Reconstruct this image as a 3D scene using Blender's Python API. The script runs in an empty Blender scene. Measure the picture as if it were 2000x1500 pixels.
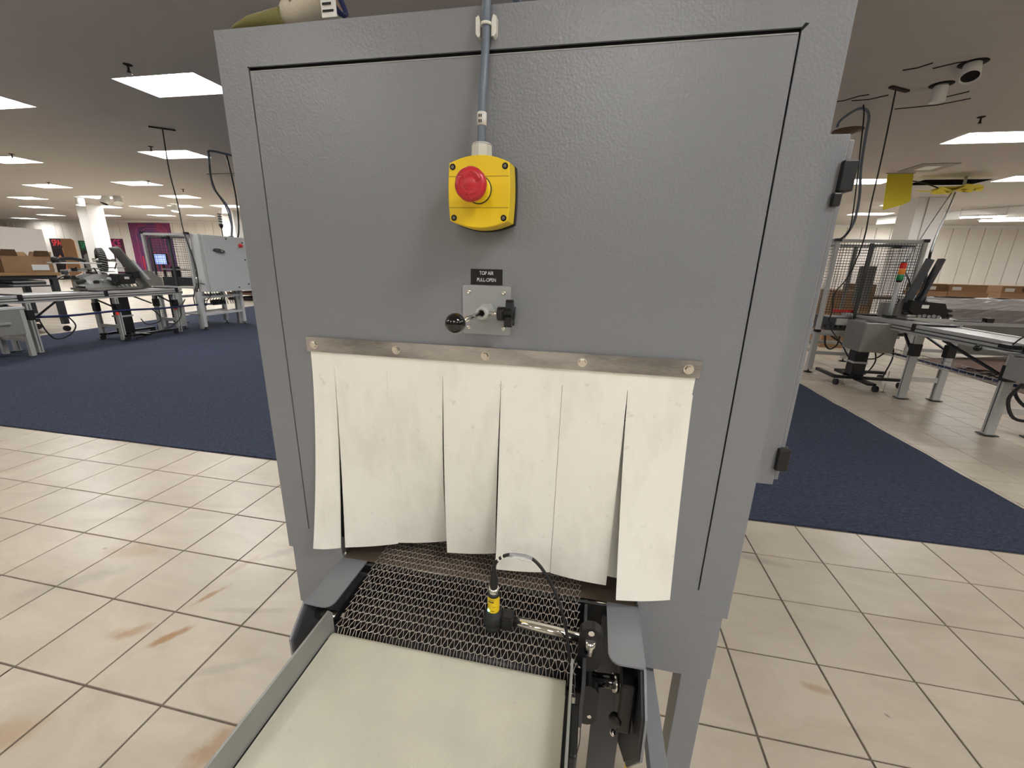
import bpy, bmesh, math, random
from mathutils import Vector, Matrix
R = math.radians
PI = math.pi
rnd = random.Random(7)
scene = bpy.context.scene
COL = scene.collection

# ------------------------------------------------------------------ camera, world, exposure
FPX = 797.886
PITCH, ROLL, YAW = 0.27904960, 0.02555645, 0.18835691
fw = Vector((0, math.cos(PITCH), -math.sin(PITCH)))
rt = Vector((1, 0, 0))
up = rt.cross(fw)
rt2 = rt * math.cos(ROLL) + up * math.sin(ROLL)
up2 = -rt * math.sin(ROLL) + up * math.cos(ROLL)
M3 = Matrix((rt2, up2, -fw)).transposed()
M3 = Matrix.Rotation(YAW, 3, 'Z') @ M3
cam = bpy.data.cameras.new('camera')
cam.sensor_width = 36.0
cam.lens = 36.0 * FPX / 2000.0
cam.clip_start = 0.02
cam.clip_end = 200
camo = bpy.data.objects.new('camera', cam)
COL.objects.link(camo)
CZ = 1.4673
camo.matrix_world = Matrix.Translation((0, 0, CZ)) @ M3.to_4x4()
scene.camera = camo

w = bpy.data.worlds.new('world')
scene.world = w
w.use_nodes = True
w.node_tree.nodes['Background'].inputs[0].default_value = (0.9, 0.95, 1, 1)
w.node_tree.nodes['Background'].inputs[1].default_value = 0.02
vs = scene.view_settings
vs.view_transform = 'Standard'
vs.look = 'None'
vs.gamma = 1
vs.use_curve_mapping = False
vs.exposure = 1.12
LAMP = 15.0          # radiance of the ceiling light diffusers

# ------------------------------------------------------------------ materials
def s2l(c):
    return tuple((v / 12.92 if v <= 0.04045 else ((v + 0.055) / 1.055) ** 2.4) for v in c)
def rgb(r, g, b):
    return s2l((r / 255, g / 255, b / 255)) + (1,)
class NT:
    def __init__(s, name):
        s.m = bpy.data.materials.new(name)
        s.m.use_nodes = True
        s.t = s.m.node_tree
        s.b = s.t.nodes['Principled BSDF']
    def n(s, typ, **kw):
        nd = s.t.nodes.new(typ)
        for k, v in kw.items():
            if k.startswith('i_'):
                nd.inputs[k[2:].replace('_', ' ')].default_value = v
            else:
                setattr(nd, k, v)
        return nd
    def l(s, a, b):
        s.t.links.new(a, b)
    def math(s, op, a, b=None, clamp=False):
        nd = s.t.nodes.new('ShaderNodeMath'); nd.operation = op; nd.use_clamp = clamp
        for i, v in enumerate((a, b)):
            if v is None: continue
            if isinstance(v, (int, float)): nd.inputs[i].default_value = v
            else: s.l(v, nd.inputs[i])
        return nd.outputs[0]
    def mix(s, f, a, b):
        nd = s.t.nodes.new('ShaderNodeMix'); nd.data_type = 'RGBA'
        if isinstance(f, (int, float)): nd.inputs[0].default_value = f
        else: s.l(f, nd.inputs[0])
        for i, v in ((6, a), (7, b)):
            if isinstance(v, tuple): nd.inputs[i].default_value = v
            else: s.l(v, nd.inputs[i])
        return nd.outputs[2]
    def noise(s, scale, detail=3, vec=None, rough=0.5, dist=0):
        nd = s.n('ShaderNodeTexNoise')
        nd.inputs['Scale'].default_value = scale
        nd.inputs['Detail'].default_value = detail
        nd.inputs['Roughness'].default_value = rough
        nd.inputs['Distortion'].default_value = dist
        if vec is not None: s.l(vec, nd.inputs['Vector'])
        return nd
    def ramp(s, f, stops):
        nd = s.t.nodes.new('ShaderNodeValToRGB')
        s.l(f, nd.inputs[0])
        e = nd.color_ramp.elements
        while len(e) < len(stops): e.new(0.5)
        for el, (p, c) in zip(e, stops):
            el.position = p
            el.color = c if isinstance(c, tuple) else (c, c, c, 1)
        return nd.outputs[0]
    def bump(s, h, strength, dist):
        nd = s.t.nodes.new('ShaderNodeBump')
        nd.inputs['Strength'].default_value = strength
        nd.inputs['Distance'].default_value = dist
        s.l(h, nd.inputs['Height'])
        s.l(nd.outputs[0], s.b.inputs['Normal'])
    def pos(s):
        return s.n('ShaderNodeNewGeometry').outputs['Position']
    def scaled(s, v, sc, rot=(0, 0, 0), loc=(0, 0, 0)):
        nd = s.n('ShaderNodeMapping')
        nd.inputs['Scale'].default_value = sc
        nd.inputs['Rotation'].default_value = rot
        nd.inputs['Location'].default_value = loc
        s.l(v, nd.inputs['Vector'])
        return nd.outputs[0]
def plain(name, c, rough=0.5, metal=0, var=0.06, scale=30, bump=0, spec=0.5, coat=0):
    m = NT(name)
    if var:
        nz = m.noise(scale, 3, m.pos())
        dark = tuple(x * (1 - var * 2) for x in c[:3]) + (1,)
        m.l(m.mix(nz.outputs[0], c, dark), m.b.inputs['Base Color'])
        if bump: m.bump(nz.outputs[0], bump, 0.001)
    else:
        m.b.inputs['Base Color'].default_value = c
    m.b.inputs['Roughness'].default_value = rough
    m.b.inputs['Metallic'].default_value = metal
    m.b.inputs['Specular IOR Level'].default_value = spec
    m.b.inputs['Coat Weight'].default_value = coat
    return m.m
def emit(name, c, strength):
    m = NT(name)
    m.b.inputs['Base Color'].default_value = (0.8, 0.8, 0.8, 1)
    m.b.inputs['Emission Color'].default_value = c
    m.b.inputs['Emission Strength'].default_value = strength
    return m.m
M = {}
# textured grey machine paint
def mat_paint(name, c, sc=300, strength=0.5, rough=0.32):
    m = NT(name)
    p = m.pos()
    v = m.noise(sc, 1.5, p, 0.5)
    v2 = m.noise(3, 2, p)
    m.l(m.mix(v2.outputs[0], c, tuple(x * 0.93 for x in c[:3]) + (1,)), m.b.inputs['Base Color'])
    m.b.inputs['Roughness'].default_value = rough
    m.bump(v.outputs[0], strength, 0.0005)
    return m.m
M['paint'] = mat_paint('grey_textured_paint', rgb(131, 133, 138), 240, 1.0, 0.3)
M['paint_light'] = plain('light_grey_paint', rgb(158, 160, 160), 0.42)
M['guide'] = plain('warm_grey_guide', rgb(142, 143, 138), 0.42)
M['paint_pale'] = plain('pale_grey_paint', rgb(200, 202, 202), 0.4)
M['frame_grey'] = plain('frame_grey_paint', rgb(178, 179, 176), 0.45)
M['slate'] = plain('slate_dark_plate', rgb(66, 68, 72), 0.45)
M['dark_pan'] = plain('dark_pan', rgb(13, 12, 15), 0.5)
M['slider'] = plain('warm_steel_slider', rgb(128, 114, 99), 0.45, 0.5, 0.12, 20)
# brushed steel
m = NT('brushed_steel')
st = m.noise(1.0, 4, m.scaled(m.pos(), (60, 60, 1600)))
st2 = m.noise(1.0, 2, m.scaled(m.pos(), (6, 6, 20)))
m.l(m.ramp(m.math('ADD', m.math('MULTIPLY', st.outputs[0], 0.35), m.math('MULTIPLY', st2.outputs[0], 0.65)), [(0.35, rgb(132, 130, 128)), (0.65, rgb(214, 210, 205))]), m.b.inputs['Base Color'])
m.b.inputs['Metallic'].default_value = 1
m.b.inputs['Roughness'].default_value = 0.33
m.bump(st.outputs[0], 0.25, 0.0004)
M['steel'] = m.m
m.b.inputs['Metallic'].default_value = 0.85
M['steel_dull'] = plain('dull_steel_sheet', rgb(158, 156, 150), 0.42, 0.7, 0.1, 14)
M['chrome'] = plain('chrome', rgb(225, 222, 215), 0.12, 1, 0)
M['alu'] = plain('aluminium', rgb(205, 206, 204), 0.35, 0.75, 0.05)
M['wire'] = plain('belt_wire', rgb(188, 178, 168), 0.4, 0.4, 0.1, 90)
M['black'] = plain('black_plastic', rgb(18, 18, 20), 0.35, 0, 0)
M['black_gloss'] = plain('gloss_black', rgb(8, 8, 10), 0.06, 0, 0, coat=0.5)
M['rubber'] = plain('black_rubber', rgb(26, 26, 28), 0.6, 0, 0)
M['yellow'] = plain('yellow_plastic', rgb(240, 205, 30), 0.38, 0, 0.03, 60)
M['red'] = plain('red_plastic', rgb(192, 40, 50), 0.3, 0, 0)
M['red_dark'] = plain('red_dark_plastic', rgb(172, 24, 34), 0.3, 0, 0)
M['white_plastic'] = plain('white_plastic', rgb(222, 220, 212), 0.4, 0, 0.03)
M['gland'] = plain('light_grey_plastic', rgb(205, 205, 196), 0.4, 0, 0.03)
M['cable_grey'] = plain('grey_cable', rgb(105, 116, 130), 0.45, 0, 0.04)
M['cable_black'] = plain('black_cable', rgb(24, 25, 27), 0.45, 0, 0)
M['cable_blue'] = plain('blue_hose', rgb(28, 40, 88), 0.45, 0, 0)
M['hose_yellow'] = plain('yellow_hose', rgb(232, 205, 70), 0.45, 0, 0.03)
M['print'] = plain('black_print', rgb(20, 20, 20), 0.6, 0, 0)
M['white_print'] = plain('white_print', rgb(235, 235, 235), 0.6, 0, 0)
# curtain: coated off-white fabric with grey smudges
m = NT('curtain_fabric')
p = m.pos()
w1 = m.n('ShaderNodeTexWave', wave_type='BANDS', bands_direction='X'); w1.inputs['Scale'].default_value = 190; w1.inputs['Distortion'].default_value = 1.5; m.l(p, w1.inputs['Vector'])
w2 = m.n('ShaderNodeTexWave', wave_type='BANDS', bands_direction='Z'); w2.inputs['Scale'].default_value = 190; w2.inputs['Distortion'].default_value = 1.5; m.l(p, w2.inputs['Vector'])
sm = m.noise(7, 5, m.scaled(p, (1.6, 1, 0.7)), 0.6)
sm2 = m.noise(45, 3, p, 0.6)
c1 = m.mix(m.ramp(sm.outputs[0], [(0.5, 0.0), (0.78, 0.42)]), rgb(246, 244, 234), rgb(204, 199, 188))
c2 = m.mix(m.ramp(sm2.outputs[0], [(0.66, 0.0), (0.8, 0.3)]), c1, rgb(150, 145, 140))
m.l(c2, m.b.inputs['Base Color'])
m.b.inputs['Roughness'].default_value = 0.75
m.bump(m.math('ADD', w1.outputs[0], w2.outputs[0]), 0.25, 0.0004)
M['curtain'] = m.m
# white conveyor belt, faint ribs
m = NT('white_belt')
p = m.pos()
w1 = m.n('ShaderNodeTexWave', wave_type='BANDS', bands_direction='X'); w1.inputs['Scale'].default_value = 125; w1.inputs['Distortion'].default_value = 2.5; w1.inputs['Detail'].default_value = 2; m.l(p, w1.inputs['Vector'])
sm = m.noise(9, 4, p, 0.55)
sp = m.noise(60, 2, p)
c1 = m.mix(m.ramp(sm.outputs[0], [(0.35, 0.0), (0.75, 1.0)]), rgb(208, 205, 188), rgb(194, 192, 178))
c1 = m.mix(m.ramp(sp.outputs[0], [(0.72, 0.0), (0.8, 0.25)]), c1, rgb(150, 146, 132))
m.l(c1, m.b.inputs['Base Color'])
m.b.inputs['Roughness'].default_value = 0.55
m.bump(w1.outputs[0], 0.35, 0.0005)
M['belt'] = m.m
# floor tile
m = NT('beige_floor_tile')
p = m.pos()
oi = m.n('ShaderNodeObjectInfo')
vein = m.noise(1.0, 6, m.scaled(p, (2.2, 5.0, 1), (0, 0, 0.5)), 0.6, 1.4)
blot = m.noise(1.3, 5, p, 0.62, 0.4)
fine = m.noise(40, 3, p, 0.6)
c = m.mix(m.ramp(vein.outputs[0], [(0.42, 0.0), (0.75, 0.8)]), rgb(203, 192, 175), rgb(180, 167, 148))
c = m.mix(m.ramp(blot.outputs[0], [(0.45, 0.0), (0.8, 0.7)]), c, rgb(178, 168, 152))
c = m.mix(m.math('MULTIPLY', fine.outputs[0], 0.14), c, rgb(150, 140, 122))
c = m.mix(m.math('MULTIPLY', oi.outputs['Random'], 0.13), c, rgb(165, 155, 138))
wob = m.noise(14, 4, p, 0.65)
RUST = rgb(158, 118, 74); GREY = rgb(140, 132, 122)
for (x, y, rx, ry, ang, col, st_) in [
        (-1.575, 1.012, .075, .022, .95, RUST, .85), (-1.735, 1.005, .055, .03, .8, RUST, .55), (-1.785, .99, .05, .03, .4, RUST, .3),
        (-1.603, 1.235, .07, .016, 1.15, RUST, .8), (-1.62, 1.42, .10, .02, 1.3, RUST, .28), (-2.23, 1.40, .17, .06, .3, RUST, .33),
        (-1.05, .73, .10, .045, 1.2, RUST, .6), (-1.72, .62, .09, .06, .5, RUST, .4), (-1.43, .52, .09, .05, .4, RUST, .35),
        (.916, 1.344, .05, .018, -.2, RUST, .5), (1.112, 1.288, .009, .005, -.7, GREY, 1.0), (-2.407, 1.376, .012, .008, .3, GREY, .8),
        (.98, 2.06, .16, .03, -.2, GREY, .4), (-2.3, 1.15, .22, .05, .7, GREY, .32), (-2.78, 1.72, .28, .07, .3, GREY, .3),
        (-1.35, 1.20, .18, .015, .2, GREY, .3), (-1.5, 1.55, .14, .03, .8, GREY, .3), (-1.25, .95, .14, .02, .5, GREY, .3)]:
    v = m.n('ShaderNodeVectorMath', operation='SUBTRACT'); m.l(p, v.inputs[0]); v.inputs[1].default_value = (x, y, 0)
    q = m.scaled(v.outputs[0], (1, 1, 0), (0, 0, -ang))
    q = m.scaled(q, (1 / rx, 1 / ry, 0))
    ln = m.n('ShaderNodeVectorMath', operation='LENGTH'); m.l(q, ln.inputs[0])
    d = m.math('ADD', ln.outputs['Value'], m.math('MULTIPLY', m.math('SUBTRACT', wob.outputs[0], 0.5), 1.7))
    f = m.math('MULTIPLY', m.math('SUBTRACT', 1.15, d, True), st_ * 1.5, True)
    f = m.math('MINIMUM', f, st_)
    c = m.mix(f, c, col)
m.l(c, m.b.inputs['Base Color'])
rr = m.noise(5, 4, p, 0.6)
m.l(m.ramp(rr.outputs[0], [(0.3, 0.30), (0.7, 0.36)]), m.b.inputs['Roughness'])
m.bump(m.noise(9, 2, p).outputs[0], 0.05, 0.001)
M['tile'] = m.m
m = NT('grout')
nz = m.noise(60, 4, m.pos())
m.l(m.mix(nz.outputs[0], rgb(84, 73, 64), rgb(124, 112, 99)), m.b.inputs['Base Color'])
m.b.inputs['Roughness'].default_value = 0.85
M['grout'] = m.m
# navy carpet
m = NT('navy_carpet')
p = m.pos()
f1 = m.noise(210, 4, p, 0.75)
f2 = m.noise(1.0, 4, m.scaled(p, (30, 90, 1), (0, 0, 0.3)), 0.65, 0.8)
f3 = m.noise(1.2, 3, p)
c = m.mix(m.ramp(m.math('ADD', m.math('MULTIPLY', f1.outputs[0], 0.55), m.math('MULTIPLY', f2.outputs[0], 0.45)), [(0.38, 0.0), (0.66, 1.0)]), rgb(30, 35, 49), rgb(88, 95, 116))
c = m.mix(m.math('MULTIPLY', f3.outputs[0], 0.5), c, rgb(48, 54, 70))
m.l(c, m.b.inputs['Base Color'])
m.b.inputs['Roughness'].default_value = 0.95
m.b.inputs['Specular IOR Level'].default_value = 0.15
m.bump(f1.outputs[0], 0.8, 0.004)
M['carpet'] = m.m
# ceiling
m = NT('ceiling_paint')
p = m.pos()
a = m.noise(1.0, 5, m.scaled(p, (0.35, 1.6, 1), (0, 0, -0.2)), 0.6, 1.0)
b_ = m.noise(1.4, 4, p, 0.6)
c = m.mix(m.ramp(a.outputs[0], [(0.55, 0.0), (0.72, 0.35)]), rgb(194, 189, 184), rgb(176, 170, 164))
c = m.mix(m.math('MULTIPLY', b_.outputs[0], 0.3), c, rgb(178, 172, 167))
m.l(c, m.b.inputs['Base Color'])
m.b.inputs['Roughness'].default_value = 0.9
m.bump(a.outputs[0], 0.3, 0.02)
M['ceiling'] = m.m
M['wall'] = plain('wall_paint', rgb(238, 232, 222), 0.8, 0, 0.05, 2)
M['wall_panel'] = plain('wall_panel_white', rgb(240, 234, 225), 0.7, 0, 0.05, 1.5)
M['wall_dull'] = plain('wall_dull', rgb(165, 158, 150), 0.85, 0, 0.05, 2)
M['column'] = plain('column_white', rgb(240, 239, 238), 0.7, 0, 0.03, 3)
M['diffuser'] = emit('lamp_diffuser', (1.0, 0.992, 0.975, 1), LAMP)
M['tube'] = emit('fluorescent_tube', (1.0, 0.97, 0.92, 1), LAMP * 1.2)
M['lampbox'] = plain('lamp_white', rgb(235, 235, 232), 0.5, 0, 0)
M['board'] = plain('white_board', rgb(226, 218, 212), 0.7, 0, 0.04, 5)
M['card'] = plain('cardboard', rgb(160, 124, 90), 0.8, 0, 0.1, 8)
M['card_dark'] = plain('cardboard_inside', rgb(126, 96, 68), 0.85, 0, 0.1, 8)
M['wood'] = plain('wood_top', rgb(168, 130, 88), 0.6, 0, 0.1, 12)
M['brown'] = plain('brown_shelf', rgb(96, 66, 52), 0.6, 0, 0.1, 10)
M['paper'] = plain('paper_label', rgb(226, 224, 220), 0.7, 0, 0.03)
M['brownrug'] = plain('brown_carpet', rgb(110, 88, 78), 0.95, 0, 0.15, 30)
M['film'] = plain('stretch_film', rgb(232, 230, 232), 0.3, 0.0, 0.16, 6, 0.9)
M['film2'] = plain('stretch_film_side', rgb(176, 170, 172), 0.35, 0.15, 0.2, 5, 0.9)
M['panel_grey'] = plain('grey_panel', rgb(140, 139, 136), 0.55, 0, 0.08, 4)
M['sheet_yellow'] = plain('yellow_sheet', rgb(226, 208, 52), 0.55, 0, 0.06, 6)
M['glove'] = plain('glove_knit', rgb(222, 214, 196), 0.95, 0, 0.1, 300, 0.8)
M['glove_y'] = plain('glove_olive', rgb(132, 126, 78), 0.95, 0, 0.12, 300, 0.8)
M['navy'] = plain('navy_binding', rgb(26, 34, 78), 0.8, 0, 0.05)
M['leather'] = plain('leather_lining', rgb(150, 128, 108), 0.8, 0, 0.1, 40)
M['glass_red'] = plain('lens_red', rgb(215, 45, 35), 0.25, 0, 0)
M['glass_orange'] = plain('lens_orange', rgb(245, 140, 40), 0.25, 0, 0)
M['glass_green'] = plain('lens_green', rgb(30, 130, 75), 0.25, 0, 0)
M['led'] = emit('green_led', (0.1, 1.0, 0.35, 1), 6)
M['screen'] = emit('screen_blue', rgb(70, 110, 215), 0.9)
M['screen_line'] = emit('screen_line', rgb(190, 215, 250), 1.0)
M['hole'] = plain('void_dark', rgb(12, 10, 10), 0.9, 0, 0)
M['crack'] = plain('crack_dark', rgb(40, 32, 28), 0.9, 0, 0)
M['pink'] = plain('poster_pink', rgb(230, 60, 140), 0.6, 0, 0)
M['pinkline'] = plain('mural_pink', rgb(205, 95, 135), 0.6, 0, 0.1)
M['posterred'] = plain('poster_red', rgb(240, 66, 60), 0.6, 0, 0)
M['postergreen'] = plain('poster_green', rgb(60, 190, 120), 0.6, 0, 0)
M['posterorange'] = plain('poster_orange', rgb(236, 150, 96), 0.6, 0, 0.1, 5)
M['posterdark'] = plain('poster_dark', rgb(44, 30, 38), 0.6, 0, 0.2, 3)
M['postergreenbg'] = plain('poster_green_band', rgb(28, 84, 56), 0.6, 0, 0.1, 3)
M['posterplum'] = plain('poster_plum', rgb(92, 34, 62), 0.6, 0, 0.2, 3)
m = NT('mural_print')
p = m.pos()
a = m.noise(0.7, 4, p, 0.6, 0.6)
b_ = m.noise(1.1, 3, m.scaled(p, (1, 1, 0.6), (0, 0, 0), (5, 0, 3)), 0.5)
c = m.mix(m.ramp(a.outputs[0], [(0.35, 0.0), (0.65, 1.0)]), rgb(70, 60, 112), rgb(140, 56, 104))
c = m.mix(m.ramp(b_.outputs[0], [(0.55, 0.0), (0.75, 0.8)]), c, rgb(196, 72, 96))
m.l(c, m.b.inputs['Base Color'])
M['mural'] = m.m
m = NT('clear_sleeve')
m.b.inputs['Base Color'].default_value = (0.9, 0.9, 0.92, 1)
m.b.inputs['Transmission Weight'].default_value = 0.0
m.b.inputs['Alpha'].default_value = 0.35
m.b.inputs['Roughness'].default_value = 0.1
M['clear'] = m.m

# ------------------------------------------------------------------ mesh builder
ORIG = {}
class MB:
    def __init__(s):
        s.bm = bmesh.new()
    def quad(s, *ps):
        s.bm.faces.new([s.bm.verts.new(p) for p in ps]); return s
    def box(s, x0, x1, y0, y1, z0, z1, bev=0):
        cx, cy, cz = (x0 + x1) / 2, (y0 + y1) / 2, (z0 + z1) / 2
        r = bmesh.ops.create_cube(s.bm, size=1)
        bmesh.ops.scale(s.bm, verts=r['verts'], vec=(abs(x1 - x0), abs(y1 - y0), abs(z1 - z0)))
        bmesh.ops.translate(s.bm, verts=r['verts'], vec=(cx, cy, cz))
        if bev:
            es = list({e for v in r['verts'] for e in v.link_edges})
            bmesh.ops.bevel(s.bm, geom=es, offset=bev, segments=2, affect='EDGES', profile=0.5)
        return s
    def bar(s, a, b, w_, h=None, side=None):
        a = Vector(a); b = Vector(b); h = h or w_
        d = (b - a).normalized()
        sd = Vector(side) if side else (Vector((0, 0, 1)).cross(d) if abs(d.z) < 0.95 else Vector((1, 0, 0)))
        sd = (sd - d * sd.dot(d)).normalized()
        u = d.cross(sd)
        vs_ = []
        for c in (a, b):
            for i, j in ((-1, -1), (1, -1), (1, 1), (-1, 1)):
                vs_.append(s.bm.verts.new(c + sd * w_ / 2 * i + u * h / 2 * j))
        F = s.bm.faces.new
        F(vs_[0:4][::-1]); F(vs_[4:8])
        for i in range(4):
            k = (i + 1) % 4
            F((vs_[i], vs_[k], vs_[4 + k], vs_[4 + i]))
        return s
    def cyl(s, a, b, r, r2=None, n=16, cap=True):
        a = Vector(a); b = Vector(b); d = (b - a).normalized()
        t = Vector((0, 0, 1)) if abs(d.z) < 0.9 else Vector((1, 0, 0))
        x = t.cross(d).normalized(); y = d.cross(x)
        r2 = r if r2 is None else r2
        A = []; B = []
        for i in range(n):
            an = 2 * PI * i / n
            o = x * math.cos(an) + y * math.sin(an)
            A.append(s.bm.verts.new(a + o * r)); B.append(s.bm.verts.new(b + o * r2))
        for i in range(n):
            k = (i + 1) % n
            s.bm.faces.new((A[i], A[k], B[k], B[i])).smooth = n > 8
        if cap:
            s.bm.faces.new(A[::-1]); s.bm.faces.new(B)
        return s
    def lathe(s, o, ax, prof, n=28):
        """profile of (distance along the axis, radius)"""
        o = Vector(o); d = Vector(ax).normalized()
        t = Vector((0, 0, 1)) if abs(d.z) < 0.9 else Vector((1, 0, 0))
        x = t.cross(d).normalized(); y = d.cross(x)
        rings = []
        for h, r in prof:
            if r < 1e-6:
                rings.append([s.bm.verts.new(o + d * h)])
            else:
                rings.append([s.bm.verts.new(o + d * h + (x * math.cos(2 * PI * i / n) + y * math.sin(2 * PI * i / n)) * r) for i in range(n)])
        for A, B in zip(rings, rings[1:]):
            for i in range(n):
                k = (i + 1) % n
                if len(A) == 1 and len(B) == 1: continue
                if len(A) == 1: f = s.bm.faces.new((A[0], B[k], B[i]))
                elif len(B) == 1: f = s.bm.faces.new((A[i], A[k], B[0]))
                else: f = s.bm.faces.new((A[i], A[k], B[k], B[i]))
                f.smooth = True
        return s
    def tube(s, pts, r, n=8, smooth=0):
        P = [Vector(p) for p in pts]
        if smooth:
            Q = []
            for i in range(len(P) - 1):
                p0 = P[max(i - 1, 0)]; p1 = P[i]; p2 = P[i + 1]; p3 = P[min(i + 2, len(P) - 1)]
                for k in range(smooth):
                    t = k / smooth
                    Q.append(0.5 * ((2 * p1) + (p2 - p0) * t + (2 * p0 - 5 * p1 + 4 * p2 - p3) * t * t + (-p0 + 3 * p1 - 3 * p2 + p3) * t ** 3))
            Q.append(P[-1]); P = Q
        prev = None; nrm = None
        for i, p in enumerate(P):
            d = (P[min(i + 1, len(P) - 1)] - P[max(i - 1, 0)]).normalized()
            if nrm is None:
                nrm = d.orthogonal().normalized()
            nrm = (nrm - d * nrm.dot(d)).normalized()
            b = d.cross(nrm)
            ring = [s.bm.verts.new(p + (nrm * math.cos(2 * PI * k / n) + b * math.sin(2 * PI * k / n)) * r) for k in range(n)]
            if prev:
                for k in range(n):
                    q = (k + 1) % n
                    s.bm.faces.new((prev[k], prev[q], ring[q], ring[k])).smooth = n > 4
            else:
                s.bm.faces.new(ring[::-1])
            prev = ring
        s.bm.faces.new(prev)
        return s
    def prism(s, pts, axis, v0, v1):
        """extrude a polygon of 2-D points; axis is the extrusion axis"""
        def mk(a, b, v):
            return {'x': (v, a, b), 'y': (a, v, b), 'z': (a, b, v)}[axis]
        A = [s.bm.verts.new(mk(a, b, v0)) for a, b in pts]
        B = [s.bm.verts.new(mk(a, b, v1)) for a, b in pts]
        s.bm.faces.new(A); s.bm.faces.new(B[::-1])
        n = len(A)
        for i in range(n):
            k = (i + 1) % n
            s.bm.faces.new((A[i], B[i], B[k], A[k]))
        return s
    def sphere(s, c, r, n=20):
        q = bmesh.ops.create_uvsphere(s.bm, u_segments=n, v_segments=n // 2 + 2, radius=r)
        bmesh.ops.translate(s.bm, verts=q['verts'], vec=c)
        for v in q['verts']:
            for f in v.link_faces: f.smooth = True
        return s
    def build(s, name, mat, parent=None, origin=None):
        bmesh.ops.recalc_face_normals(s.bm, faces=s.bm.faces)
        me = bpy.data.meshes.new(name)
        if parent is not None:
            org = ORIG[parent]
        elif origin is not None:
            org = Vector(origin)
        else:
            xs = [v.co.x for v in s.bm.verts]; ys = [v.co.y for v in s.bm.verts]; zs = [v.co.z for v in s.bm.verts]
            org = Vector(((min(xs) + max(xs)) / 2, (min(ys) + max(ys)) / 2, min(zs)))
        bmesh.ops.translate(s.bm, verts=s.bm.verts, vec=-org)
        s.bm.to_mesh(me); s.bm.free()
        me.materials.append(M[mat] if isinstance(mat, str) else mat)
        o = bpy.data.objects.new(name, me)
        COL.objects.link(o)
        if parent is not None: o.parent = parent
        else: o.location = org
        ORIG[o] = org
        return o
def rrect(x0, x1, z0, z1, r, n=5):
    out = []
    for cx, cz, a0 in ((x1 - r, z1 - r, 0), (x0 + r, z1 - r, 90), (x0 + r, z0 + r, 180), (x1 - r, z0 + r, 270)):
        for i in range(n + 1):
            a = R(a0 + 90 * i / n)
            out.append((cx + r * math.cos(a), cz + r * math.sin(a)))
    return out
def tag(o, label=None, cat=None, group=None, kind=None):
    if label: o['label'] = label
    if cat: o['category'] = cat
    if group: o['group'] = group
    if kind: o['kind'] = kind
    return o
def thing(name, loc, label, cat, group=None):
    o = bpy.data.objects.new(name, None)
    o.empty_display_size = 0.05
    COL.objects.link(o)
    o.location = loc
    ORIG[o] = Vector(loc)
    return tag(o, label, cat, group)
def copy_tree(o, loc=None, parent=None):
    c = o.copy(); COL.objects.link(c)
    c.parent = parent
    if parent is not None: c.matrix_parent_inverse = o.matrix_parent_inverse
    if loc is not None: c.location = loc
    for ch in list(o.children): copy_tree(ch, None, c)
    return c
def struct(o, label=None):
    return tag(o, label, None, None, 'structure')
def text(body, size, loc, rot, mat, parent, name='lettering', align='CENTER', extr=0.0, xs=1.0):
    cu = bpy.data.curves.new(name, 'FONT')
    cu.body = body; cu.size = size; cu.align_x = align; cu.align_y = 'CENTER'; cu.extrude = extr
    cu.materials.append(M[mat])
    tmp = bpy.data.objects.new('tmp_text', cu)
    me = bpy.data.meshes.new_from_object(tmp)
    bpy.data.objects.remove(tmp)
    me.materials.clear(); me.materials.append(M[mat])
    o = bpy.data.objects.new(name, me)
    COL.objects.link(o)
    o.rotation_euler = rot
    o.scale = (xs, 1, 1)
    if parent is not None:
        o.parent = parent
        o.location = Vector(loc) - ORIG[parent]
    else:
        o.location = loc
    return o

# ================================================================== STRUCTURE
HC = 3.767
X0, X1, Y0, Y1 = -46.0, 22.0, -9.5, 23.3
GX, GY, T = -1.999, 2.443, 0.33
CX0, CX1, CY0 = -10.1, 2.90, 2.452   # carpet
def carpet_back(y):   # left edge of the navy carpet
    return -10.05 - (y - 5.2) * 0.155
fl = struct(MB().box(X0, X1, Y0, Y1, -0.12, -0.004).build('floor', 'grout', None, (0, 0, 0)))
BR = [(5.86, 8.76), (5.76, 6.91), (5.74, 6.2), (14, 8.9), (14, 12.0)]
# individual tiles
def carpet_covers(x, y):
    return y > CY0 + 0.02 and carpet_back(y) - 0.1 < x < CX1 - 0.02
GAP = 0.0036
def tile_mesh(w_, d_):
    b = MB()
    z1 = 0.0; z0 = -0.01
    e = 0.0016
    b.box(-w_ / 2, w_ / 2, -d_ / 2, d_ / 2, z0, z1 - e)
    bm = b.bm
    top = [f for f in bm.faces if f.calc_center_median().z > z1 - e - 1e-6]
    r = bmesh.ops.inset_region(bm, faces=top, thickness=e)
    for v in top[0].verts: v.co.z = z1
    bmesh.ops.recalc_face_normals(bm, faces=bm.faces)
    me = bpy.data.meshes.new('tile'); bm.to_mesh(me); bm.free()
    me.materials.append(M['tile'])
    return me
full = tile_mesh(T - 2 * GAP, T - 2 * GAP)
cands = []
for i in range(-125, 70):
    for j in range(-64, 38):
        x = GX + (i + .5) * T; y = GY - (j + .5) * T
        if not (X0 < x < X1 and Y0 < y < Y1): continue
        if y > CY0 and carpet_back(y) + T / 2 < x < CX1 - T / 2: continue
        # rank: seen and near
        v = Vector((x, y, -CZ))
        z = v.dot(M3 @ Vector((0, 0, -1)))
        vis = False
        if z > 0.2:
            px = 1000 + FPX * v.dot(M3.col[0]) / z; py = 750 - FPX * v.dot(M3.col[1]) / z
            vis = -80 < px < 2080 and py < 1620
            if vis:
                if y > .75 and 500 < px < 1440 and py < 1060: vis = False
                if 560 < px < 1120 and py > 1200: vis = False
        cands.append((0 if vis else 1, v.length, x, y))
cands.sort()
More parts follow.
